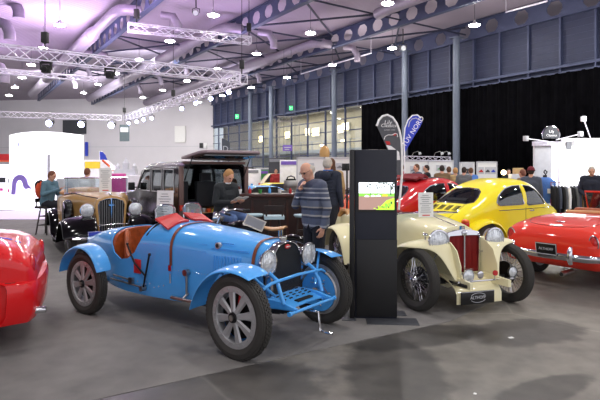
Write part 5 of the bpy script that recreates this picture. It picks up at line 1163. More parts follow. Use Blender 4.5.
# person on the far left stool with a backpack
lsit = dict(sit); lsit.update(wrr=(.42, -.06, 1.15), wrl=(.36, .12, 1.08))
t, J, S, hp = person('person', 'person in a teal jacket seated on a tall stool at far left wearing a backpack', (-6.55, 13.2), R(-15), 1.80, dict(lsit), 'teal_jacket', 'trousers_dark', 'hair_auburn', 'short', .012, look=(.8, .1, -.35))
bar_stool('tall dark wooden stool at far left, under the person with the backpack', (-6.58, 13.22), 'stoolwood', .74, back=True, rz=R(-15))
b = B(); b.ball((0, 0, 0), 1, (.12, .17, .24), n=16); bp_ = b.obj('backpack', M['orange_top'], loc=(-6.55-.17, 13.2+.04, 1.16), rz=R(-15)); tag(bp_, 'orange and black backpack on the back of the seated person at far left', 'backpack')
b = B()
for s in (-1, 1): b.tube([(.0, s*.10, .18), (.10, s*.12, .25), (.22, s*.12, .16)], .018, n=6)
b.ball((-.04, 0, .1), 1, (.1, .15, .15), n=12); b.obj('strap', M['black_cloth'], bp_)
# standing visitors further away
V = [('brown-haired visitor behind the windscreen of the tan tourer', 87, 14.5, 1.73, 'white', 'trousers_dark', 'hair_auburn', 'short', 80, 0),
     ('visitor in an orange top just behind the seated reader', 234.0, 13.6, 1.45, 'orange_top', 'trousers_dark', 'hair_brown', 'long', 60, 0),
     ('distant visitor in a dark red top beyond the bar', 276, 24, 1.75, 'red_top', 'trousers_dark', 'hair_dark', 'short', -90, 0),
     ('dark-haired visitor in a red top just right of the kiosk, behind the red saloon', 401.5, 18.6, 1.90, 'red_top', 'trousers_dark', 'hair_brown', 'short', 190, 0),
     ('brown-haired visitor in a grey jacket behind the red saloon roof', 417, 17.2, 1.88, 'slate', 'trousers_dark', 'hair_brown', 'short', 200, 0),
     ('visitor in black behind the red saloon, under the middle of the white stand', 427, 18.2, 1.86, 'black_cloth', 'trousers_dark', 'hair_dark', 'short', 180, 0),
     ('visitor in a brown jacket seen from behind, above the red saloon', 442, 17.2, 1.84, 'brown_jacket', 'trousers_dark', 'hair_dark', 'short', 80, 0),
     ('small visitor in a dark olive coat between the brown and tan jackets', 449, 18.3, 1.80, 'slate', 'trousers_dark', 'hair_brown', 'short', 90, 0),
     ('fair-haired visitor in a tan jacket left of the tall column', 455.5, 17.6, 1.76, 'tan_jacket', 'trousers_dark', 'hair_blond', 'short', 90, 0),
     ('visitor in a grey hooded jacket seen from behind, above the yellow saloon', 464, 17.0, 1.78, 'grey_jacket', 'trousers_dark', 'hair_dark', 'short', 60, 0),
     ('visitor in a bright blue top right of the grey hooded jacket', 471, 18.2, 1.76, 'blue_shirt', 'trousers_dark', 'hair_brown', 'short', 90, 0),
     ('distant man in a dark suit standing before the black curtain', 508.5, 21, 1.72, 'black_cloth', 'trousers_dark', 'hair_dark', 'short', -100, 0),
     ('visitor in a brown top half hidden left of the maroon hat', 523, 14.2, 1.70, 'brown_jacket', 'trousers_dark', 'hair_auburn', 'short', 120, 0),
     ('visitor in a dark coat and maroon felt hat behind the yellow saloon', 531, 13.3, 1.76, 'slate', 'trousers_dark', 'hair_dark', 'short', 60, 1),
     ('grey-haired man in a navy t-shirt by the clothes rail at the right edge', 591.5, 13.0, 1.80, 'navy_shirt', 'trousers_dark', 'hair_grey', 'short', -115, 0)]
for i, (l, px, D, h, tp, tr_, hc, hs_, deg, hat) in enumerate(V):
    pose = dict(ell=(-.04+.02*(i % 3), .245, 1.13), wrl=(.06+.05*(i % 4), .22, .88+.05*(i % 3)))
    if i == 14: pose.update(ell=(.02, .27, 1.12), elr=(.02, -.27, 1.12), wrl=(.24, .14, 1.0), wrr=(.24, -.14, 1.0), head=(.05, 0, 1.60))
    person('person', l, (at(px, D).x, D), R(deg), h, pose, tp, tr_, hc, hs_, .012 if i == 14 else .02, hands=(i == 14), girth=1.12 if i in (6, 13, 14) else 1.05, beanie='maroon_hat' if hat else None, look=(.85, 0, -.4) if i == 14 else (1, 0, -.1))
# ================================================================ KIOSK
kx0, ky = .60, 5.72
t = thing('display_kiosk', 'tall black freestanding display kiosk with a lit screen, between the blue racer and cream roadster', 'kiosk', (kx0+.25, ky, 0), R(-4))
kh = EYE+20.6*5.65/510
b = B(); b.box((0, .05, kh/2), (.47, .10, kh)); b.obj('body', M['kiosk'], t, mods=[('bevel', .006)])
b = B(); b.box((-.265, .065, kh/2), (.05, .20, kh)); b.obj('side_panel', M['kioskb'], t, mods=[('bevel', .004)])
b = B(); b.box((.01, -.008, .46), (.45, .02, .86)); b.obj('lower_door', mat('kiosk_lower', (18, 18, 20), .5), t, mods=[('bevel', .004)])
b = B(); b.box((.0, -.035, 1.37), (.44, .0, .0)) if False else b.box((0, -.002, 1.37), (.445, .006, .345)); b.obj('screen_frame', M['blk'], t)
def emis(c, s, k=1.0): return mat('screen_'+s, c, .3, emit=c, es=k, var=.0)
# landscape picture on the screen: sky, tree line, meadow, path, cars
sc = B(); SX0, SX1, SZ0, SZ1 = -.19, .205, 1.225, 1.53
def q2(x0, x1, z0, z1, mi, y=-.008): sc.mi = mi; sc.box(((x0+x1)/2, y, (z0+z1)/2), (x1-x0, .002, z1-z0))
mats = [emis((236, 242, 250), 'sky', 1.1), emis((60, 76, 62), 'trees', .7), emis((120, 190, 70), 'meadow', .9), emis((150, 120, 110), 'path', .8), emis((240, 240, 240), 'white', 1), emis((170, 220, 60), 'bright', 1), emis((220, 200, 60), 'gold', .9)]
q2(SX0, SX1, 1.40, SZ1, 0); q2(SX0, SX1, SZ0, 1.40, 3); q2(SX0, SX1, 1.375, 1.41, 2, -.0095)
sc.mi = 5; sc.prism([(.0, SZ0), (.06, 1.27), (.12, 1.33), (.205, 1.36), (.205, SZ0)], -.0105, -.009)
sc.mi = 1
for x, w_ in ((-.06, .006), (.165, .012), (.02, .004)): sc.box((x, -.0105, 1.45), (w_, .002, .12))
random.seed(5)
for i in range(46):
    x = random.uniform(-.1, .20) if i % 3 else random.uniform(.05, .20); z = random.uniform(1.455, 1.525); sc.mi = 1; sc.cyl((x, -.0105, z), (x, -.0115, z), random.uniform(.004, .011), n=7)
for x, z in ((-.1, 1.375), (-.03, 1.378), (.03, 1.38)): sc.mi = 4; sc.box((x, -.0115, z), (.05, .002, .014)); sc.ball((x, -.0115, z+.006), .014, (1, .08, .6), n=8)
sc.mi = 6; sc.box((.10, -.0115, 1.385), (.06, .002, .02))
for i in range(30): x = random.uniform(-.02, .2); sc.mi = (1, 2, 5)[i % 3]; sc.cyl((x, -.011, 1.235+random.uniform(0, .09)*(x+.05)*4), (x, -.012, 1.24+random.uniform(0, .09)*(x+.05)*4), random.uniform(.004, .010), n=6)
sc.obj('screen', mats, t)
b = B(); b.box((.17, -.10, .006), (.56, .26, .008)); b.box((-.30, .1, .006), (.16, .42, .008)); b.box((.05, .22, .006), (.62, .2, .008)); b.obj('base_plate', M['dgrey'], t, mods=[('bevel', .003)])
# ================================================================ BAR
def up(px, D): return at(px, D)
t = thing('bar_counter', 'long dark brown wooden bar counter in the middle of the hall', 'bar', (at(231, 10.85).x, 10.85, 0), R(9))
Lb = 2.05
b = B(); b.box((Lb/2-.05, .25, 1.12), (Lb+.1, .62, .07)); b.obj('counter_top', M['wood'], t, mods=[('bevel', .012)])
b = B(); b.box((Lb/2, .30, .54), (Lb-.1, .42, 1.08)); b.obj('front_panel', M['barfront'], t)
b = B()
for k in range(6): b.box((.08+k*(Lb-.15)/5, .09, .54), (.05, .03, 1.04))
b.box((Lb/2, .09, 1.05), (Lb-.1, .03, .06)); b.box((Lb/2, .09, .05), (Lb-.1, .03, .10)); b.obj('panel_rib', M['wood'], t)
b = B(); b.tube([(.05, -.1, .2), (Lb-.1, -.1, .2)], .02, n=8); [b.cyl((x, .08, .2), (x, -.1, .2), .012, n=6) for x in (.1, Lb/2, Lb-.15)]; b.obj('foot_rail', M['steel'], t)
t = thing('bar_counter', 'low grey steel serving counter right of the dark bar, behind the two grey-haired men', 'bar', (at(283, 14.9).x, 14.9, 0), 0)
b = B(); b.box((.4, .3, .5), (.85, .6, 1.0)); b.obj('cabinet', M['lgrey'], t, mods=[('bevel', .01)]); b = B(); b.box((.4, .3, 1.03), (.9, .66, .05)); b.obj('counter_top', M['steel'], t)
bar_stool('bar stool with pale blue seat before the dark bar, left of the striped jumper', (at(254, 10.1).x, 10.1), 'stooltop', .80)
bar_stool('bar stool with pale blue seat half hidden by the man in the striped jumper', (at(303, 10.0).x, 10.0), 'stooltop', .80)
bar_stool('dark wooden bar chair with a backrest turned to us, before the dark bar', (at(274, 9.75).x, 9.75), 'stooltop', .80, back=True, rz=R(95), group='bar chairs')
# coffee machine and pot
t = thing('coffee_machine', 'chrome and black coffee machine on the grey serving counter', 'machine', (at(291, 15.2).x, 15.2, 1.055))
b = B(); b.box((0, 0, .16), (.42, .32, .30)); b.obj('body', M['steel'], t, mods=[('bevel', .02)]); b = B(); b.tube([(-.12, -.1, .31), (-.1, -.1, .40), (0, -.1, .44), (.1, -.1, .40), (.12, -.1, .31)], .02, n=8); b.box((0, -.02, .33), (.3, .2, .05)); b.obj('handle', M['blk'], t)
# small items on the bar
random.seed(21)
nmb = ['one', 'two', 'three', 'four', 'five', 'six', 'seven', 'eight']
for i in range(8):
    x = .2+i*.22; p = Vector((at(231, 10.85).x, 10.85, 0))+Vector((math.cos(R(9)), math.sin(R(9)), 0))*x+Vector((-math.sin(R(9)), math.cos(R(9)), 0))*random.uniform(.2, .42); p.z = 1.157
    h = random.uniform(.07, .2); c, nm = [('white', 'white'), ('redp', 'red'), ('green', 'green'), ('blue', 'blue')][i % 4]
    b = B()
    if i % 2: b.lathe([(0, 0), (.032, 0), (.034, h*.6), (.014, h*.8), (.014, h), (0, h)], axis='Z', n=14)
    else: b.lathe([(0, 0), (.03, 0), (.045, .09), (.042, .09), (.028, .01), (0, .01)], axis='Z', n=14)
    tag(b.obj('bottle' if i % 2 else 'cup', M[c], loc=p), '%s %s on the dark bar, number %s from its left end' % (nm, 'bottle' if i % 2 else 'cup', nmb[i]), 'bottle' if i % 2 else 'cup', 'drinks things on the bar')
# ================================================================ MOTORCYCLE
t = thing('vintage_motorcycle', 'black vintage motorcycle with tan leather saddle, behind the bonnet of the blue racer', 'motorcycle', (-.10, 7.6, 0), R(166))
for x, nm in ((0, 'rear_wheel'), (1.40, 'front_wheel')):
    b = B(); b.lathe([(.27, -.02), (.285, -.035), (.30, -.02), (.30, .02), (.285, .035), (.27, .02)], n=40, closed_prof=True)
    for i in range(36): a = 2*PI*i/36; b.cyl((.04*math.cos(a+.4), .03*(-1)**i, .04*math.sin(a+.4)), (.27*math.cos(a), 0, .27*math.sin(a)), .0025, n=4)
    b.cyl((0, -.06, 0), (0, .06, 0), .04, n=14); w_ = b.obj(nm, M['chrome'], t, loc=(x, 0, .34))
    b = B(); b.lathe([(.30, -.035), (.32, -.045), (.34, -.02), (.342, 0), (.34, .02), (.32, .045), (.30, .035)], n=40, closed_prof=True); b.obj('tyre', M['rubber'], w_)
    b = B(); rows = []
    for i in range(15):
        a = R(-10+200*i/14) if x == 0 else R(0+170*i/14); rows.append([(x+.375*math.cos(a), y, .34+(.375-.02*abs(y)/.06)*math.sin(a)) for y in lin(-.07, .07, 6)])
    b.quad_grid(rows); b.obj('mudguard', M['black'], t, mods=[('solid', .006)])
b = B(); b.tube([(0, .06, .34), (.35, .05, .40), (.55, .04, .32), (.95, .03, .34), (1.12, 0, .78), (1.15, 0, .88)], .018, n=8); b.tube([(0, -.06, .34), (.35, -.05, .40), (.38, 0, .62), (1.12, 0, .82)], .018, n=8); b.cyl((.38, 0, .62), (.40, 0, .36), .018); b.obj('frame', M['black'], t)
b = B()
for s in (-1, 1): b.cyl((1.40, s*.07, .34), (1.14, s*.07, .95), .02, n=10)
b.obj('front_fork', M['chrome'], t)
b = B(); b.ball((.80, 0, .78), 1, (.30, .13, .12), n=20); b.obj('fuel_tank', M['black'], t)
b = B(); b.box((.60, 0, .38), (.30, .2, .22)); [b.box((.66, 0, .50+k*.02), (.16, .16, .008)) for k in range(7)]; b.cyl((.45, -.12, .36), (.45, .12, .36), .09, n=20); b.obj('engine', M['alu'], t, mods=[('bevel', .01)])
b = B(); b.tube([(.66, -.1, .5), (.55, -.14, .3), (.2, -.15, .28), (-.3, -.15, .30)], [.02, .025, .035, .035], n=10); b.obj('exhaust_pipe', M['chrome'], t)
b = B(); rows = []
for k in range(9): 
    x = .12+.40*k/8; w_ = .12*(1-(k/8)**1.6)+.022; rows.append([(x, y*w_, .84-.02*abs(y)**2-.03*math.sin(k/8*PI)+(.0)) for y in lin(-1, 1, 7)])
b.quad_grid(rows); b.obj('saddle', M['saddle'], t, mods=[('solid', .035), ('sub', 1)])
b = B(); b.cyl((.2, .07, .80), (.2, .07, .62), .018); b.cyl((.2, -.07, .80), (.2, -.07, .62), .018); b.cyl((0, 0, .71), (.4, 0, .62), .012); b.obj('saddle_spring', M['chrome'], t)
b = B(); b.tube([(.93, -.36, 1.03), (1.02, -.30, 1.05), (1.14, -.10, 1.02), (1.14, .10, 1.02), (1.02, .30, 1.05), (.93, .36, 1.03)], .013, n=8); b.obj('handlebar', M['chrome'], t)
for s in (-1, 1): b = B(); b.cyl((.93, s*.36, 1.03), (.84, s*.42, 1.02), .018, n=10); b.cyl((.92, s*.34, 1.02), (.85, s*.30, .99), .006); b.obj('grip', M['rubber2'], t)
lamp(t, (1.24, 0, .93), .09, (1, 0, 0)); b = B(); b.cyl((1.08, 0, 1.05), (1.10, 0, 1.08), .05, n=16); b.obj('speedometer', M['chrome'], t)
b = B(); b.box((0, 0, 0), (.30, .012, .17)); b.mi = 1; b.box((0, -.008, 0), (.26, .004, .13)); o = b.obj('exhibit_placard', [M['steel'], M['grey']], loc=(at(255.5, 7.45).x, 7.3, zz(223, 7.3))); o.rotation_euler = (R(-30), R(22), R(-5)); tag(o, 'tilted grey metal placard resting on the motorcycle tank', 'placard')
# ================================================================ BEACH FLAGS
def flag(label, pts, m, D, edge=None, name='beach_flag', pole=None):
    """pts: outline in photo pixels, built at distance D as a sewn cloth of real thickness"""
    t = thing(name, label, 'flag', (at(pole[0], D).x, D, 0)); ox = at(pole[0], D).x
    loc_ = [((x-300)/F*D-ox, zz(y, D)) for x, y in pts]; b = B(); b.prism(loc_, -.006, .006); b.obj('flag_cloth', m, t)
    b = B(); e = [((x-300)/F*D-ox, 0, zz(y, D)) for x, y in (edge or [])]
    zb = 0; b.tube([(0, 0, zb+.02)]+e, .022, n=8); b.obj('pole', M['white'] if edge else M['steel'], t)
    b = B(); b.cyl((0, 0, .002), (0, 0, .022), .15, n=20); b.obj('base', M['dgrey'], t); return t, ox
gpts = [(402.0, 175), (401.8, 150), (401.2, 140), (399.5, 131), (396.5, 123), (392.5, 117.5), (387.5, 115), (382.5, 116.2), (379, 120), (376.8, 126), (381, 135), (387, 148), (391, 160), (393, 175)]
gD = 10.0
t, ox = flag('grey feather flag with white lettering and a car drawing, above the kiosk', gpts, M['greyfab'], gD, gpts[:10], pole=(394.5, 0))
def onflag(fn): return fn
def fx(px): return (px-300)/F*gD-ox
textobj('lettering', 'Lily', .11, M['white'], t, (fx(388.2), -.009, zz(122.5, gD)), (PI/2, 0, 0), 1.0, .2); textobj('lettering', 'Classics', .095, M['white'], t, (fx(388.6), -.009, zz(125.7, gD)), (PI/2, 0, 0), 1.0, .2)
textobj('small_lettering', 'CLASSIC CARS', .035, M['lgrey'], t, (fx(389.5), -.009, zz(130, gD)), (PI/2, 0, 0))
b = B(); b.tube([(fx(x), -.010, zz(y, gD)) for x, y in ((384, 139.5), (385, 136.5), (388, 135), (392, 135), (395, 133.5), (397, 134), (397.5, 137))], .008, n=5); b.prism([(fx(x), zz(y, gD)) for x, y in ((386, 145), (391, 146), (395, 149), (399, 152), (400, 160), (391.5, 160), (389.5, 152))], -.012, -.008); b.obj('car_drawing', M['white'], t)
b = B(); b.prism([(fx(x), zz(y, gD)) for x, y in ((385, 141), (389.5, 141.5), (390.5, 144.5), (387, 145))], -.012, -.008); b.prism([(fx(x), zz(y, gD)) for x, y in ((392.5, 134), (395.5, 132.8), (397, 134.5), (394, 136))], -.012, -.008); b.obj('red_patch', M['redp'], t)
bD = 17.2
bpts = [(404.5, 153), (403.8, 140), (405, 128), (408, 120), (412.5, 115.5), (417.5, 115), (421, 118), (422.3, 122), (420, 127), (413, 138)]
t, ox = flag('blue feather flag with white lettering right of the grey flag', bpts, M['bluefab'], bD, bpts[:7], pole=(404.8, 0))
o = textobj('lettering', 'TÜV NORD', .22, M['white'], t, ((413.0-300)/F*bD-ox+.0, -.009, zz(131.5, bD)), (PI/2, R(-57), 0), 1.05); b = B(); b.tube([((x-300)/F*bD-ox, -.009, zz(y, bD)) for x, y in ((408.5, 127), (409.5, 122), (412, 119), (416, 118), (419, 120))], .014, n=5); b.obj('arc_mark', M['lgrey'], t)
dpts = [(221.5, 153), (221.5, 138), (229.5, 142), (230, 153)]
t, ox = flag('small dark grey flag above the raised tailgate of the estate', [(221.3, 160), (221.3, 138), (225, 139.3), (229.8, 142.5), (230.2, 160)], M['greyfab'], 19, [(221.3, 160), (221.3, 138)], pole=(221.2, 0)); textobj('flag_mark', 'D', .30, M['lgrey'], t, ((225.5-300)/F*19-ox, -.009, zz(149, 19)), (PI/2, 0, 0))
t, ox = flag('blue curved flag right of the white booth at far left', [(100, 165), (99.3, 151), (102.5, 151.8), (105.5, 155), (107.8, 161), (108.4, 165)], M['bluefab'], 26, [(100, 165), (99.3, 151), (102.5, 151.8)], pole=(100, 0))
# ================================================================ WHITE CURVED BOOTH, FAR LEFT
lit = mat('emissive_white_fabric', (250, 250, 255), .8, emit=(250, 250, 255), es=.85, var=.01)  # strong booth lighting put into the white fabric as emission
t = bth = thing('exhibition_booth', 'large curved strongly lit white booth wall at far left', 'booth', (-10.44, 20.5, 0))
b = B(); rows = []; hw = 1.53
for i in range(25):
    u = -1+2*i/24; x = u*hw; y = .5*u*u; z = zz(131.5, 20.5)-.12*u*u; rows.append([(x, y, .03), (x, y, z)])
b.quad_grid(rows); b.obj('booth_wall', lit, t, mods=[('solid', .08)], ang=180)
b = B(); b.box(((55.3-46)/F*20.5, -.06, 1.67), (.10, .06, 1.25)); b.obj('door_strip', M['lgrey'], t)
b = B(); cx = (24-46)/F*20.5; z0 = zz(152.5, 20.5); zt_ = zz(142, 20.5); 
b.tube([(cx-.09, .03, z0), (cx-.03, .02, z0+.16), (cx, .02, zt_)], .012, n=5); b.tube([(cx+.09, .03, z0), (cx+.03, .02, z0+.16), (cx, .02, zt_)], .012, n=5); b.box((cx, 0, z0+.16), (.08, .02, .02)); b.box((cx, 0, z0+.06), (.14, .02, .02)); b.obj('tower_motif', mat('pale_lilac', (170, 175, 225), .6), t)
o = B().box((0, 0, .012), (6.6, 3.6, .024)).obj('booth_floor', mat('booth_floor', (214, 200, 232), .5), loc=(at(38, 19).x-.6, 18.9, 0)); struct(o); o.name = 'floor_booth'
t = thing('exhibition_booth', 'low white booth wall with pictures at the left edge', 'booth', (at(2, 21.2).x-.5, 21.2, 0)); b = B(); b.box((-.2, .3, .95), (2.2, .1, 1.9)); b.obj('booth_wall', lit, t)
for i, (x, z, w_, h, c) in enumerate(((.35, 1.25, .32, .22, 'dgrey'), (.75, 1.22, .25, .2, 'grey'), (.3, .85, .2, .12, 'pink'), (.7, .8, .2, .14, 'pink'), (-.1, 1.1, .3, .5, 'bluefab'))): o = B().box((x, .235, z), (w_, .02, h)).obj('picture', M[c], t)
o = B().box((0, 0, 0), (1.6, .1, .3)).obj('red_banner', M['redp'], loc=(at(1, 24).x, 24.3, zz(157, 24)))
b = B(); [b.cyl((q_, .08, -zz(157, 24)), (q_, .08, .15), .02, n=6) for q_ in (-.7, .7)]; b.obj('support_post', M['steel'], o)
if 1:
    pass
o = o; tag(o, 'red banner strip hanging at the left edge beside the white booth', 'banner'); B().box((0, -.06, -.19), (1.6, .02, .08)).obj('gold_edge', M['orange'], o)
# purple arch sculpture
b = B(); pl = []
for i in range(14): a = PI*i/13; pl.append((-.55*math.cos(a)-.0, .95+.60*math.sin(a)))
pl2 = [(.26*math.cos(a)-.03, .80+.40*math.sin(a)) for a in lin(0, PI, 12)]
b.prism([(x*.62, z*.62) for x, z in [(-.62, .25)]+pl+[(.85, .62), (.62, .66), (.40, .60)]+pl2+[(-.34, .25)]], -.02, .02)
b.obj('animal_motif', mat('pale_violet', (150, 130, 205), .6), bth, loc=(-.86, .08, .52), rz=-.15)
# things right of the white booth
t = thing('market_stand', 'white gabled stand with a yellow sign between the white booth and the estate', 'booth', (at(98, 24).x, 24, 0))
b = B(); b.prism([(-.65, 0), (-.65, 2.15), (.25, 2.15), (.75, 1.7), (.75, 0)], 0, .6); b.obj('stand_body', M['white'], t); b = B(); b.box((-.25, -.02, 1.9), (.7, .04, .32)); b.obj('yellow_sign', M['yel'], t); b = B(); b.tube([(.22, -.02, 2.13), (.76, -.02, 1.66)], .05, n=6); b.obj('orange_gable_edge', M['orange'], t)
t = thing('castle_model', 'white tiered castle-like model on a stand right of the blue flag', 'model', (at(126, 24).x, 24, 0))
b = B(); b.box((0, 0, .7), (1.3, .6, 1.4)); b.obj('plinth', M['white'], t); b = B(); b.box((0, 0, 1.55), (1.0, .4, .3)); b.cyl((0, 0, 1.7), (0, 0, 2.0), .16, n=12); b.cyl((0, 0, 2.0), (0, 0, 2.25), .15, .01, n=12)
for x in (-.38, .4): b.cyl((x, 0, 1.6), (x, 0, 1.85), .10, n=10); b.cyl((x, 0, 1.85), (x, 0, 2.0), .11, .01, n=10)
b.obj('towers', M['lgrey'], t)
for i, (px, py, D, w_, h, c, l) in enumerate([(116, 181, 17, .55, .5, 'pink', 'pink display cube behind the tan tourer'), (73, 188, 16.5, .9, .6, 'lgrey', 'pale display block seen through the tan tourer windscreen'), (137, 186, 19, 1.0, .8, 'white', 'white counter behind the estate at left')]):
    z = zz(py, D)
    o = B().box((0, 0, z/2+h/4), (w_, .4, z+h/2)).obj('display_stand', M[c], loc=(at(px, D).x, D, 0), mods=[('bevel', .02)]); tag(o, l, 'stand')
# wall furniture on the back wall
def wallthing(name, px0, px1, py0, py1, m, l, cat, dy=-.4, struct_=False):
    k = ((px0+px1)/2-300)/F; t_ = (k*p0.y-p0.x)/(d.x-k*d.y); P_ = p0+d*t_; D = P_.y+dy; x0, x1 = (px0-300)/F*D, (px1-300)/F*D
    o = B().box((0, 0, 0), (x1-x0, .1, (py1-py0)*D/F)).obj(name, M[m], loc=((x0+x1)/2, D, zz((py0+py1)/2, D)), rz=math.atan2(d.y, d.x)+PI)
    if struct_: struct(o)
    else: tag(o, l, cat)
    return o
p0 = HV(57.9, 26.4); p1 = Vector((-62, 70, 0)); d = p1-p0
wallthing('wall_vent', 62, 87, 120, 134, 'dgrey', '', '', struct_=True); wallthing('door_1', 85, 88, 142, 156, 'bluefab', '', '', struct_=True)
o = wallthing('wall_banner', 174.5, 185.5, 126, 142.5, 'paper', 'white banner with red edges on the back wall', 'banner'); 
b = B(); b.box((0, .07, .9), (1.3, .03, .08)); b.box((0, .07, -.9), (1.3, .03, .08)); b.obj('red_edge', M['redink'], o)
wallthing('wall_box', 199.5, 203, 143, 148, 'blk', 'black box on the back wall, above the estate roof', 'box'); wallthing('wall_box', 203.8, 206.5, 143, 148, 'white', 'white box beside the black box on the back wall', 'box')
o = B().box((0, 0, 0), (.75, .05, 1.3)).obj('hanging_banner', mat('banner_green', (96, 110, 112), .7), loc=(at(124.5, 40).x, 40, zz(133, 40))); tag(o, 'small dark green and white banner hanging below the rig corner', 'banner'); B().box((0, -.04, .25), (.6, .03, .35)).obj('white_panel', M['white'], o); b = B(); b.cyl((0, 0, .65), (0, 0, 1.5), .01, n=4); b.obj('hanging_cord', M['dgrey'], o)
# white portal truss, purple banner, exhibitors beyond the bar
D = 30
t = thing('truss_portal', 'silver truss portal standing before the glazing above the bar', 'truss', (at(287, D).x, D, 0)); hw = 10*D/F; zt_ = zz(119, D)
for s in (-1, 1): o = truss((s*hw, 0, 0), (s*hw, .001, zt_), .25, .4, 'portal_leg', .018) if False else None
for s in (-1, 1):
    b = B(); [b.cyl((s*hw+dx, dy_, .0), (s*hw+dx, dy_, zt_), .02, n=6) for dx in (-.13, .13) for dy_ in (-.13, .13)]
    for k in range(14): z = k*zt_/14; b.cyl((s*hw-.13, -.13, z), (s*hw+.13, -.13, z+zt_/14), .012, n=5)
    b.obj('leg', M['steel'], t)
b = B(); [b.cyl((-hw, dy_, zt_+dz), (hw, dy_, zt_+dz), .02, n=6) for dz in (-.13, .13) for dy_ in (-.13, .13)]
for k in range(5): b.cyl((-hw+k*hw*.4, -.13, zt_-.13), (-hw+(k+1)*hw*.4, -.13, zt_+.13), .012, n=5)
b.obj('crossbar', M['steel'], t)
o = B().box((0, 0, 0), (9.5*28/F, .06, 6*28/F)).obj('hanging_banner', M['purple'], loc=(at(287.5, 28).x, 28, zz(148, 28))); tag(o, 'violet hanging banner with white lines, above the bar', 'banner'); b = B(); b.box((0, -.04, .03), (.36, .02, .05)); b.box((-.03, -.04, -.08), (.26, .02, .04)); b.obj('banner_print', M['lgrey'], o); b = B(); b.cyl((-.2, 0, .15), (-.2, 0, 5.4), .01, n=4); b.cyl((.2, 0, .15), (.2, 0, 5.4), .01, n=4); b.obj('hanging_cord', M['dgrey'], o)
# white partition walls behind the two men, with posters
def partition(label, px0, px1, top, D, h=None, posters=(), y_off=0, edge='white'):
    x0, x1 = (px0-300)/F*D, (px1-300)/F*D; z = zz(top, D); t = thing('partition_wall', label, 'partition', ((x0+x1)/2, D, 0)); w_ = x1-x0; n = max(1, round(w_/1.0))
    for k in range(n): B().box((-w_/2+w_*(k+.5)/n, 0, z/2), (w_/n-.03, .04, z-.02)).obj('panel', M['paper'], t)
    b = B()
    for k in range(n+1): b.box((-w_/2+w_*k/n, -.01, z/2), (.04, .06, z))
    b.box((0, -.01, z-.03), (w_, .06, .06)); b.obj('panel_frame', M['lgrey'], t)
    for (pa, pb, ya, yb, c) in posters:
        xa, xb = (pa-300)/F*D-(x0+x1)/2, (pb-300)/F*D-(x0+x1)/2; za, zb = zz(yb, D), zz(ya, D)
        o = B().box(((xa+xb)/2, -.035, (za+zb)/2), (xb-xa, .01, zb-za)).obj('poster', M['lgrey'], t)
        b = B(); hh = zb-za; b.prism([((xa+xb)/2+(xb-xa)*u, za+hh*v) for u, v in ((-.38, .25), (-.36, .42), (-.2, .46), (-.1, .62), (.14, .62), (.24, .46), (.38, .40), (.38, .25))], -.048, -.040); b.obj('car_picture', M[c], o)
    return t
partition('white partition wall with pale posters behind the two grey-haired men', 297, 352, 157, 16, posters=((305, 314, 163, 170, 'green'), (336, 343, 163, 170, 'grey')))
partition('white partition stand with posters, right of the kiosk behind the red saloon', 403, 453, 160, 19.6, posters=((410, 417, 166, 173, 'grey'), (422, 428, 166, 172, 'green'), (436, 446, 165, 171, 'green')))
partition('white poster board with a blue car picture, right of the tall column', 460, 474, 162, 20.5, posters=((461.5, 472.5, 163.5, 177, 'dgrey'),))
partition('wide white poster board with two car pictures on the black curtain side', 477, 496.5, 161.5, 20.8, posters=((484.5, 490, 167, 174, 'dgrey'), (490.2, 495.6, 167, 174, 'bluefab'), (478, 483.5, 167, 174, 'redp')))
o = truss((at(404, 19.6).x, 19.6, zz(158, 19.6)), (at(450, 19.6).x, 19.6, zz(159, 19.6)), .15, .2, 'lighting_truss', .01); tag(o, 'short low truss on top of the white partition right of the kiosk', 'truss')
for i, (px, l) in enumerate(((412, 'left'), (434, 'middle'), (441, 'right'))):
    x = at(px, 19.6).x; z = zz(156, 19.6); t = thing('spot_lamp', 'thin arm spot lamp on the low truss, %s of three' % l, 'lamp', (x, 19.6, z))
    b = B(); b.tube([(0, 0, 0), (.05, 0, .12), (.2, -.1, .18), (.26, -.12, .12)], .010, n=6); b.obj('arm', M['steel'], t); b = B(); b.cyl((.26, -.12, .13), (.28, -.15, .06), .04, .06, n=12); b.obj('head', M['lgrey'], t)
t = thing('table_lamp', 'small bright lamp glowing before the black curtain, right of the poster boards', 'lamp', (at(497, 19).x+.05, 18.5, 0)); b = B(); b.cyl((0, 0, .0), (0, 0, 1.5), .02); b.cyl((0, 0, 0), (0, 0, .03), .15, n=16); b.obj('stand', M['blk'], t); b = B(); b.ball((0, 0, 1.58), .09); b.obj('bulb', warm, t)
for i, (px, py, D, w_, c, l) in enumerate([(515, 174, 18.5, .38, 'lgrey', 'white display pillar with violet panel, left of the maroon hat'), (518, 168, 19, .3, 'tan_jacket', 'tall crate stack of decorations before the curtain')]):
    z = zz(py, D); o = B().box((0, 0, z/2), (w_, .3, z)).obj('display_stand', M[c], loc=(at(px, D).x, D, 0), mods=[('bevel', .02)]); tag(o, l, 'stand'); B().box((0, -.16, z*.75), (w_*.7, .02, z*.25)).obj('violet_panel', M['purple'], o)
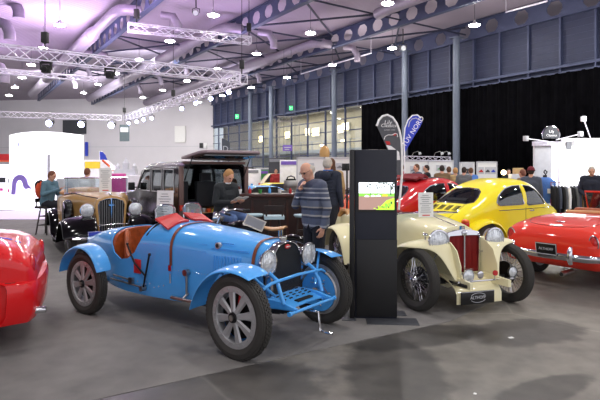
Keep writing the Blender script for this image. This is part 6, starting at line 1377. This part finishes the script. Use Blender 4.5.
# exhibits beyond the bar: small sports cars, shelves, stands
def far_car(c, label, px, D, rz, L=4.0, h=1.15):
    t = thing('distant_sports_car', label, 'car', (at(px, D).x, D, 0), rz)
    tab = [(-2.0, .5, .4, .5, .62), (-1.9, .7, .3, .6, .78), (-1.3, .8, .25, .65, .88), (-.5, .82, .22, .68, h), (.2, .82, .22, .68, h), (.8, .82, .22, .66, .84), (1.5, .80, .25, .6, .74), (1.95, .65, .3, .5, .6)]
    bodyloft(tab, lin(-2.0, 1.95, 24), a=.5, b=.8).obj('body', M[c], t)
    g = [(-.95, .90), (-.5, h-.03), (.2, h-.03), (.65, .88)]
    for s in (-1, 1): b = B(); b.prism(g, s*.60, s*.815); b.obj('side_window', M['blk'], t)
    for x in (-1.2, 1.25):
        for s in (-1, 1): wheel(t, x, s*.74, .31, .18, 'disc', s)
    return t
far_car('yellow', 'low yellow sports car beyond the bar', 272, 21, R(200)); far_car('blue', 'low blue sports car beyond the bar, left of the yellow one', 254, 17.2, R(205)); far_car('cream', 'cream car in the distance above the bar top', 273, 25.8, R(190), h=1.5)
far_car('red', 'small red car in the distance left of the bar', 236, 29.5, R(185), h=1.3)
random.seed(9)
cc = ['redp', 'white', 'green', 'yel', 'pink', 'lgrey', 'purple', 'dgrey', 'orange', 'blue', 'cream']
names = {'redp': 'red', 'white': 'white', 'green': 'green', 'yel': 'yellow', 'pink': 'pink', 'lgrey': 'light grey', 'purple': 'violet', 'dgrey': 'dark grey', 'orange': 'orange', 'blue': 'blue', 'cream': 'cream'}
t = thing('sales_table', 'long white sales table with small goods beyond the reader', 'table', (at(247, 23.5).x, 23.5, 0)); b = B(); b.box((0, 0, .78), (2.6, .7, .04)); b.obj('table_top', M['white'], t)
for x in (-1.2, 1.2):
    for y in (-.28, .28): b = B(); b.cyl((x, y, 0), (x, y, .76), .02, n=8); b.obj('leg', M['steel'], t)
for i in range(16):
    c = cc[i % 11]; h = random.uniform(.10, .30); x = at(247, 23.5).x-1.2+i*.16; o = B().box((0, 0, h/2), (random.uniform(.08, .13), .12, h)).obj('goods_box', M[c], loc=(x, 23.5+random.uniform(-.2, .2), .801), mods=[('bevel', .008)]); tag(o, '%s little goods box on the white sales table beyond the reader' % names[c], 'box', 'goods on the distant sales table, %s ones' % names[c])
for i, (px, D, w_, top, c, l) in enumerate([(240, 27, 2.2, 169, 'white', 'white low stand wall beyond the estate tailgate, left'), (221, 25, .7, 172, 'lgrey', 'light grey stand cabinet behind the reader'), (292, 23.3, 1.1, 160, 'white', 'white stand with a violet header left of the grey-haired man'), (258, 31.5, 1.4, 170, 'green', 'green planted stand in the distance'), (270, 33.5, 1.8, 168, 'lgrey', 'grey stand wall in the distance above the bar'), (238, 33, 2.0, 167, 'dgrey', 'dark grey stand far beyond the reader'), (277, 28, .9, 158, 'dgrey', 'tall narrow dark stand in the portal')]):
    z = zz(top, D); t = thing('exhibition_stand', l, 'booth', (at(px, D).x, D, 0)); B().box((0, 0, z/2), (w_, .4, z)).obj('stand_body', M[c], t, mods=[('bevel', .02)]); B().box((0, -.22, z-.14), (w_*.9, .03, .16)).obj('header', M['purple'] if i in (2, 3) else M['grey'], t)
o = B().ball((0, 0, 0), 1, (.17, .12, .26), n=18).obj('dome_display', M['tan'], loc=(at(324.5, 16.6).x, 16.6, zz(153.5, 16.6))); tag(o, 'beige rounded headrest-like display rising above the partition wall', 'display')
b = B(); b.cyl((0, 0, -2.2), (0, 0, -.1), .04); b.obj('stem', M['steel'], o)
t = thing('camera_head', 'black camera lamp head on a thin arm left of the kiosk top', 'lamp', (at(347, 11.2).x, 11.2, zz(167, 11.2))); b = B(); b.box((0, 0, 0), (.16, .2, .16), rz=.5); b.obj('head', M['blk'], t, mods=[('bevel', .02)]); b = B(); b.cyl((0, 0, -.05), (0, 0, -1.72), .02); b.obj('stand', M['blk'], t)
# ================================================================ CLOTHES STAND, RIGHT
D = 14.4
t = thing('fashion_booth', 'bright white clothes booth with a white back wall at the right edge', 'booth', (at(533, D).x, D, 0), R(0))
wm = M['white']; z1 = zz(141.5, D)
b = B(); b.box((2.7, 1.4, z1/2), (4.0, .06, z1)); b.obj('back_wall', wm, t)
b = B(); b.box((.36, .7, z1/2), (1.55, .05, z1), rz=math.atan2(1.4, .66)); b.obj('side_wall', wm, t)
b = B(); b.box((.28, -.0, z1/2-.05), (.48, .04, z1-.1)); b.obj('front_panel', M['lgrey'], t)
b = B(); b.box((.38, 0, z1-.06), (.75, .14, .12)); 
for k in range(7): b.cyl((.03+.1*k, -.08, z1-.12), (.08+.1*k, -.08, z1), .008, n=5)
b.obj('truss_header', M['trussm'], t)
b = B(); b.box((2.6, -.02, z1-.02), (3.6, .10, .22)); b.obj('fascia', wm, t); b = B(); b.box((.96, -.09, z1-.12), (.14, .06, .22)); b.obj('fascia_box', M['grey'], t)
b = B(); b.box((.72, 0, z1/2-.1), (.06, .06, z1-.2)); b.obj('post', M['trussm'], t)
area((at(533, D).x+2.3, D+.7, z1-.05), 2.6, 130, (1, 1, 1), (0, 0, 0), 'RECTANGLE', .8, 'booth_light')
area((at(533, D).x+1.6, D-.9, 3.6), .8, 60, (1, 1, 1), (R(55), 0, 0), name='booth_light')
t2 = thing('round_sign', 'round dark sign with a chrome arch on top of the clothes booth', 'sign', (at(551, 14.4).x, 14.4, z1+.09))
b = B(); cpts = [(.225*math.cos(a), .10+.225*math.sin(a)) for a in lin(-.45, PI+.45, 26)]; b.prism(cpts, -.03, .03); b.obj('sign_disc', M['dgrey'], t2)
b = B(); b.tube([(.24*math.cos(a), -.0, .10+.24*math.sin(a)) for a in lin(-.45, PI+.45, 26)], .02, n=8); b.obj('sign_rim', M['chrome'], t2)
textobj('lettering', 'Lily', .11, M['white'], t2, (0, -.033, .19), (PI/2, 0, 0)); textobj('lettering', 'Classics', .095, M['white'], t2, (0, -.033, .08), (PI/2, 0, 0))
for i, (x0_, y0_, x1_, y1_, l) in enumerate([(548, 141.5, 523.5, 138.5, 'white arm spotlight reaching left from the clothes booth top'), (556, 140, 577.5, 134, 'white arm spotlight reaching right from the clothes booth top'), (591, 139.5, 580.5, 119, 'white arm spotlight angled up over the clothes booth')]):
    Dd = 14.3; a = Vector((at(x0_, Dd).x, Dd, zz(y0_, Dd))); c = Vector((at(x1_, Dd).x, Dd-.15, zz(y1_, Dd-.15))); t = thing('arm_spotlight', l, 'lamp', a); b = B(); b.tube([(0, 0, 0), c-a], .014, n=8); b.obj('arm', M['trussm'], t)
    b = B(); b.box(c-a, (.12, .10, .14), rz=.4); b.obj('head', M['lgrey'], t, mods=[('bevel', .01)])
# rail with garments
D = 13.3
t = thing('clothes_rail', 'chrome clothes rail full of dark jackets at the right', 'rack', (at(551, D).x, D, 0))
Lr = 1.05; zr = zz(182.5, D); b = B(); b.tube([(0, 0, .0), (0, 0, zr), (Lr, 0, zr), (Lr, 0, 0)], .016, n=8); b.cyl((0, -.25, .03), (0, .25, .03), .016); b.cyl((Lr, -.25, .03), (Lr, .25, .03), .016); b.obj('rail', M['chrome'], t)
def garment(m, hem=.82):
    t = thing('hanging_jacket', 'x', 'jacket'); b = B()
    rows = []
    for z, w_, th in ((-.07, .06, .02), (-.10, .17, .035), (-.14, .215, .04), (-.35, .20, .045), (-.6, .205, .045), (-hem, .215, .045)):
        rows.append([(th*math.cos(a), w_*math.sin(a), z) for a in lin(0, 2*PI*15/16, 16)])
    b.quad_grid(rows, cu=True, caps=True)
    for s in (-1, 1): b.tube([(0, s*.18, -.13), (.02, s*.25, -.35), (.02, s*.26, -.65)], [.05, .045, .035], n=8)
    b.obj('jacket_body', M[m], t, ang=60)
    b = B(); b.tube([(0, -.2, -.13), (0, 0, -.05), (0, .2, -.13)], .009, n=6); b.tube([(0, 0, -.05), (0, 0, -.015), (0, .018, .0), (0, 0, .018)], .004, n=5); b.obj('hanger', M['white'], t); return t
gm = ['black_cloth', 'black_cloth', 'slate', 'black_cloth', 'grey_jacket', 'white', 'black_cloth', 'grey_jacket', 'slate', 'brown_jacket', 'grey_jacket', 'slate', 'black_cloth']
gl = dict(black_cloth='black', slate='slate blue', grey_jacket='mid grey', white='off-white knitted', brown_jacket='brown')
protos = {}
for i, m in enumerate(gm):
    g = protos.get(m)
    if g is None: g = protos[m] = garment(m)
    else: g = dup(g)
    g.location = (at(551, D).x+.05+i*.08, D, zr-.018); g.rotation_euler = (0, 0, R(-18+random.uniform(-6, 6)))
    g['label'] = '%s jacket on the clothes rail, %s from the left' % (gl[m], ['first', 'second', 'third', 'fourth', 'fifth', 'sixth', 'seventh', 'eighth', 'ninth', 'tenth', 'eleventh', 'twelfth', 'thirteenth'][i]); g['group'] = 'jackets on the clothes rail'
# mannequin with blue jacket
D = 13.5
t = thing('mannequin', 'black headless mannequin torso wearing a bright blue jacket, left of the clothes rail', 'mannequin', (at(545, D).x, D, 0), R(-95))
b = B(); rows = []
for z, a_, c_ in ((.95, .12, .17), (1.1, .10, .15), (1.25, .12, .18), (1.38, .11, .20), (1.44, .08, .14), (1.47, .05, .06), (1.54, .045, .045)): rows.append([(a_*math.cos(q), c_*math.sin(q), z) for q in lin(0, 2*PI*19/20, 20)])
b.quad_grid(rows, cu=True, caps=True); b.cyl((0, 0, .03), (0, 0, .95), .02); b.cyl((0, 0, 0), (0, 0, .03), .18, n=20); b.obj('torso', M['blk'], t)
b = B(); rows = []
for z, a_, c_ in ((.80, .15, .21), (1.0, .135, .19), (1.25, .14, .205), (1.38, .13, .225), (1.44, .10, .16), (1.47, .075, .09)): rows.append([(a_*math.cos(q), c_*math.sin(q), z) for q in lin(0, 2*PI*19/20, 20)])
b.quad_grid(rows, cu=True)
for s in (-1, 1): b.tube([(0, s*.20, 1.37), (.02, s*.26, 1.15), (.03, s*.27, .88)], [.06, .055, .045], n=10)
b.obj('jacket', M['blue_shirt'], t, mods=[('solid', .01, 1)]); b = B(); b.tube([(.04, .0, 1.545), (.03, -.04, 1.62), (0, 0, 1.67), (.03, .04, 1.62)], .02, n=8, closed=True); b.obj('neck_frame', M['blk'], t)
B().box((.16, .04, 1.12), (.01, .08, .12)).obj('swing_tag', M['white'], t)
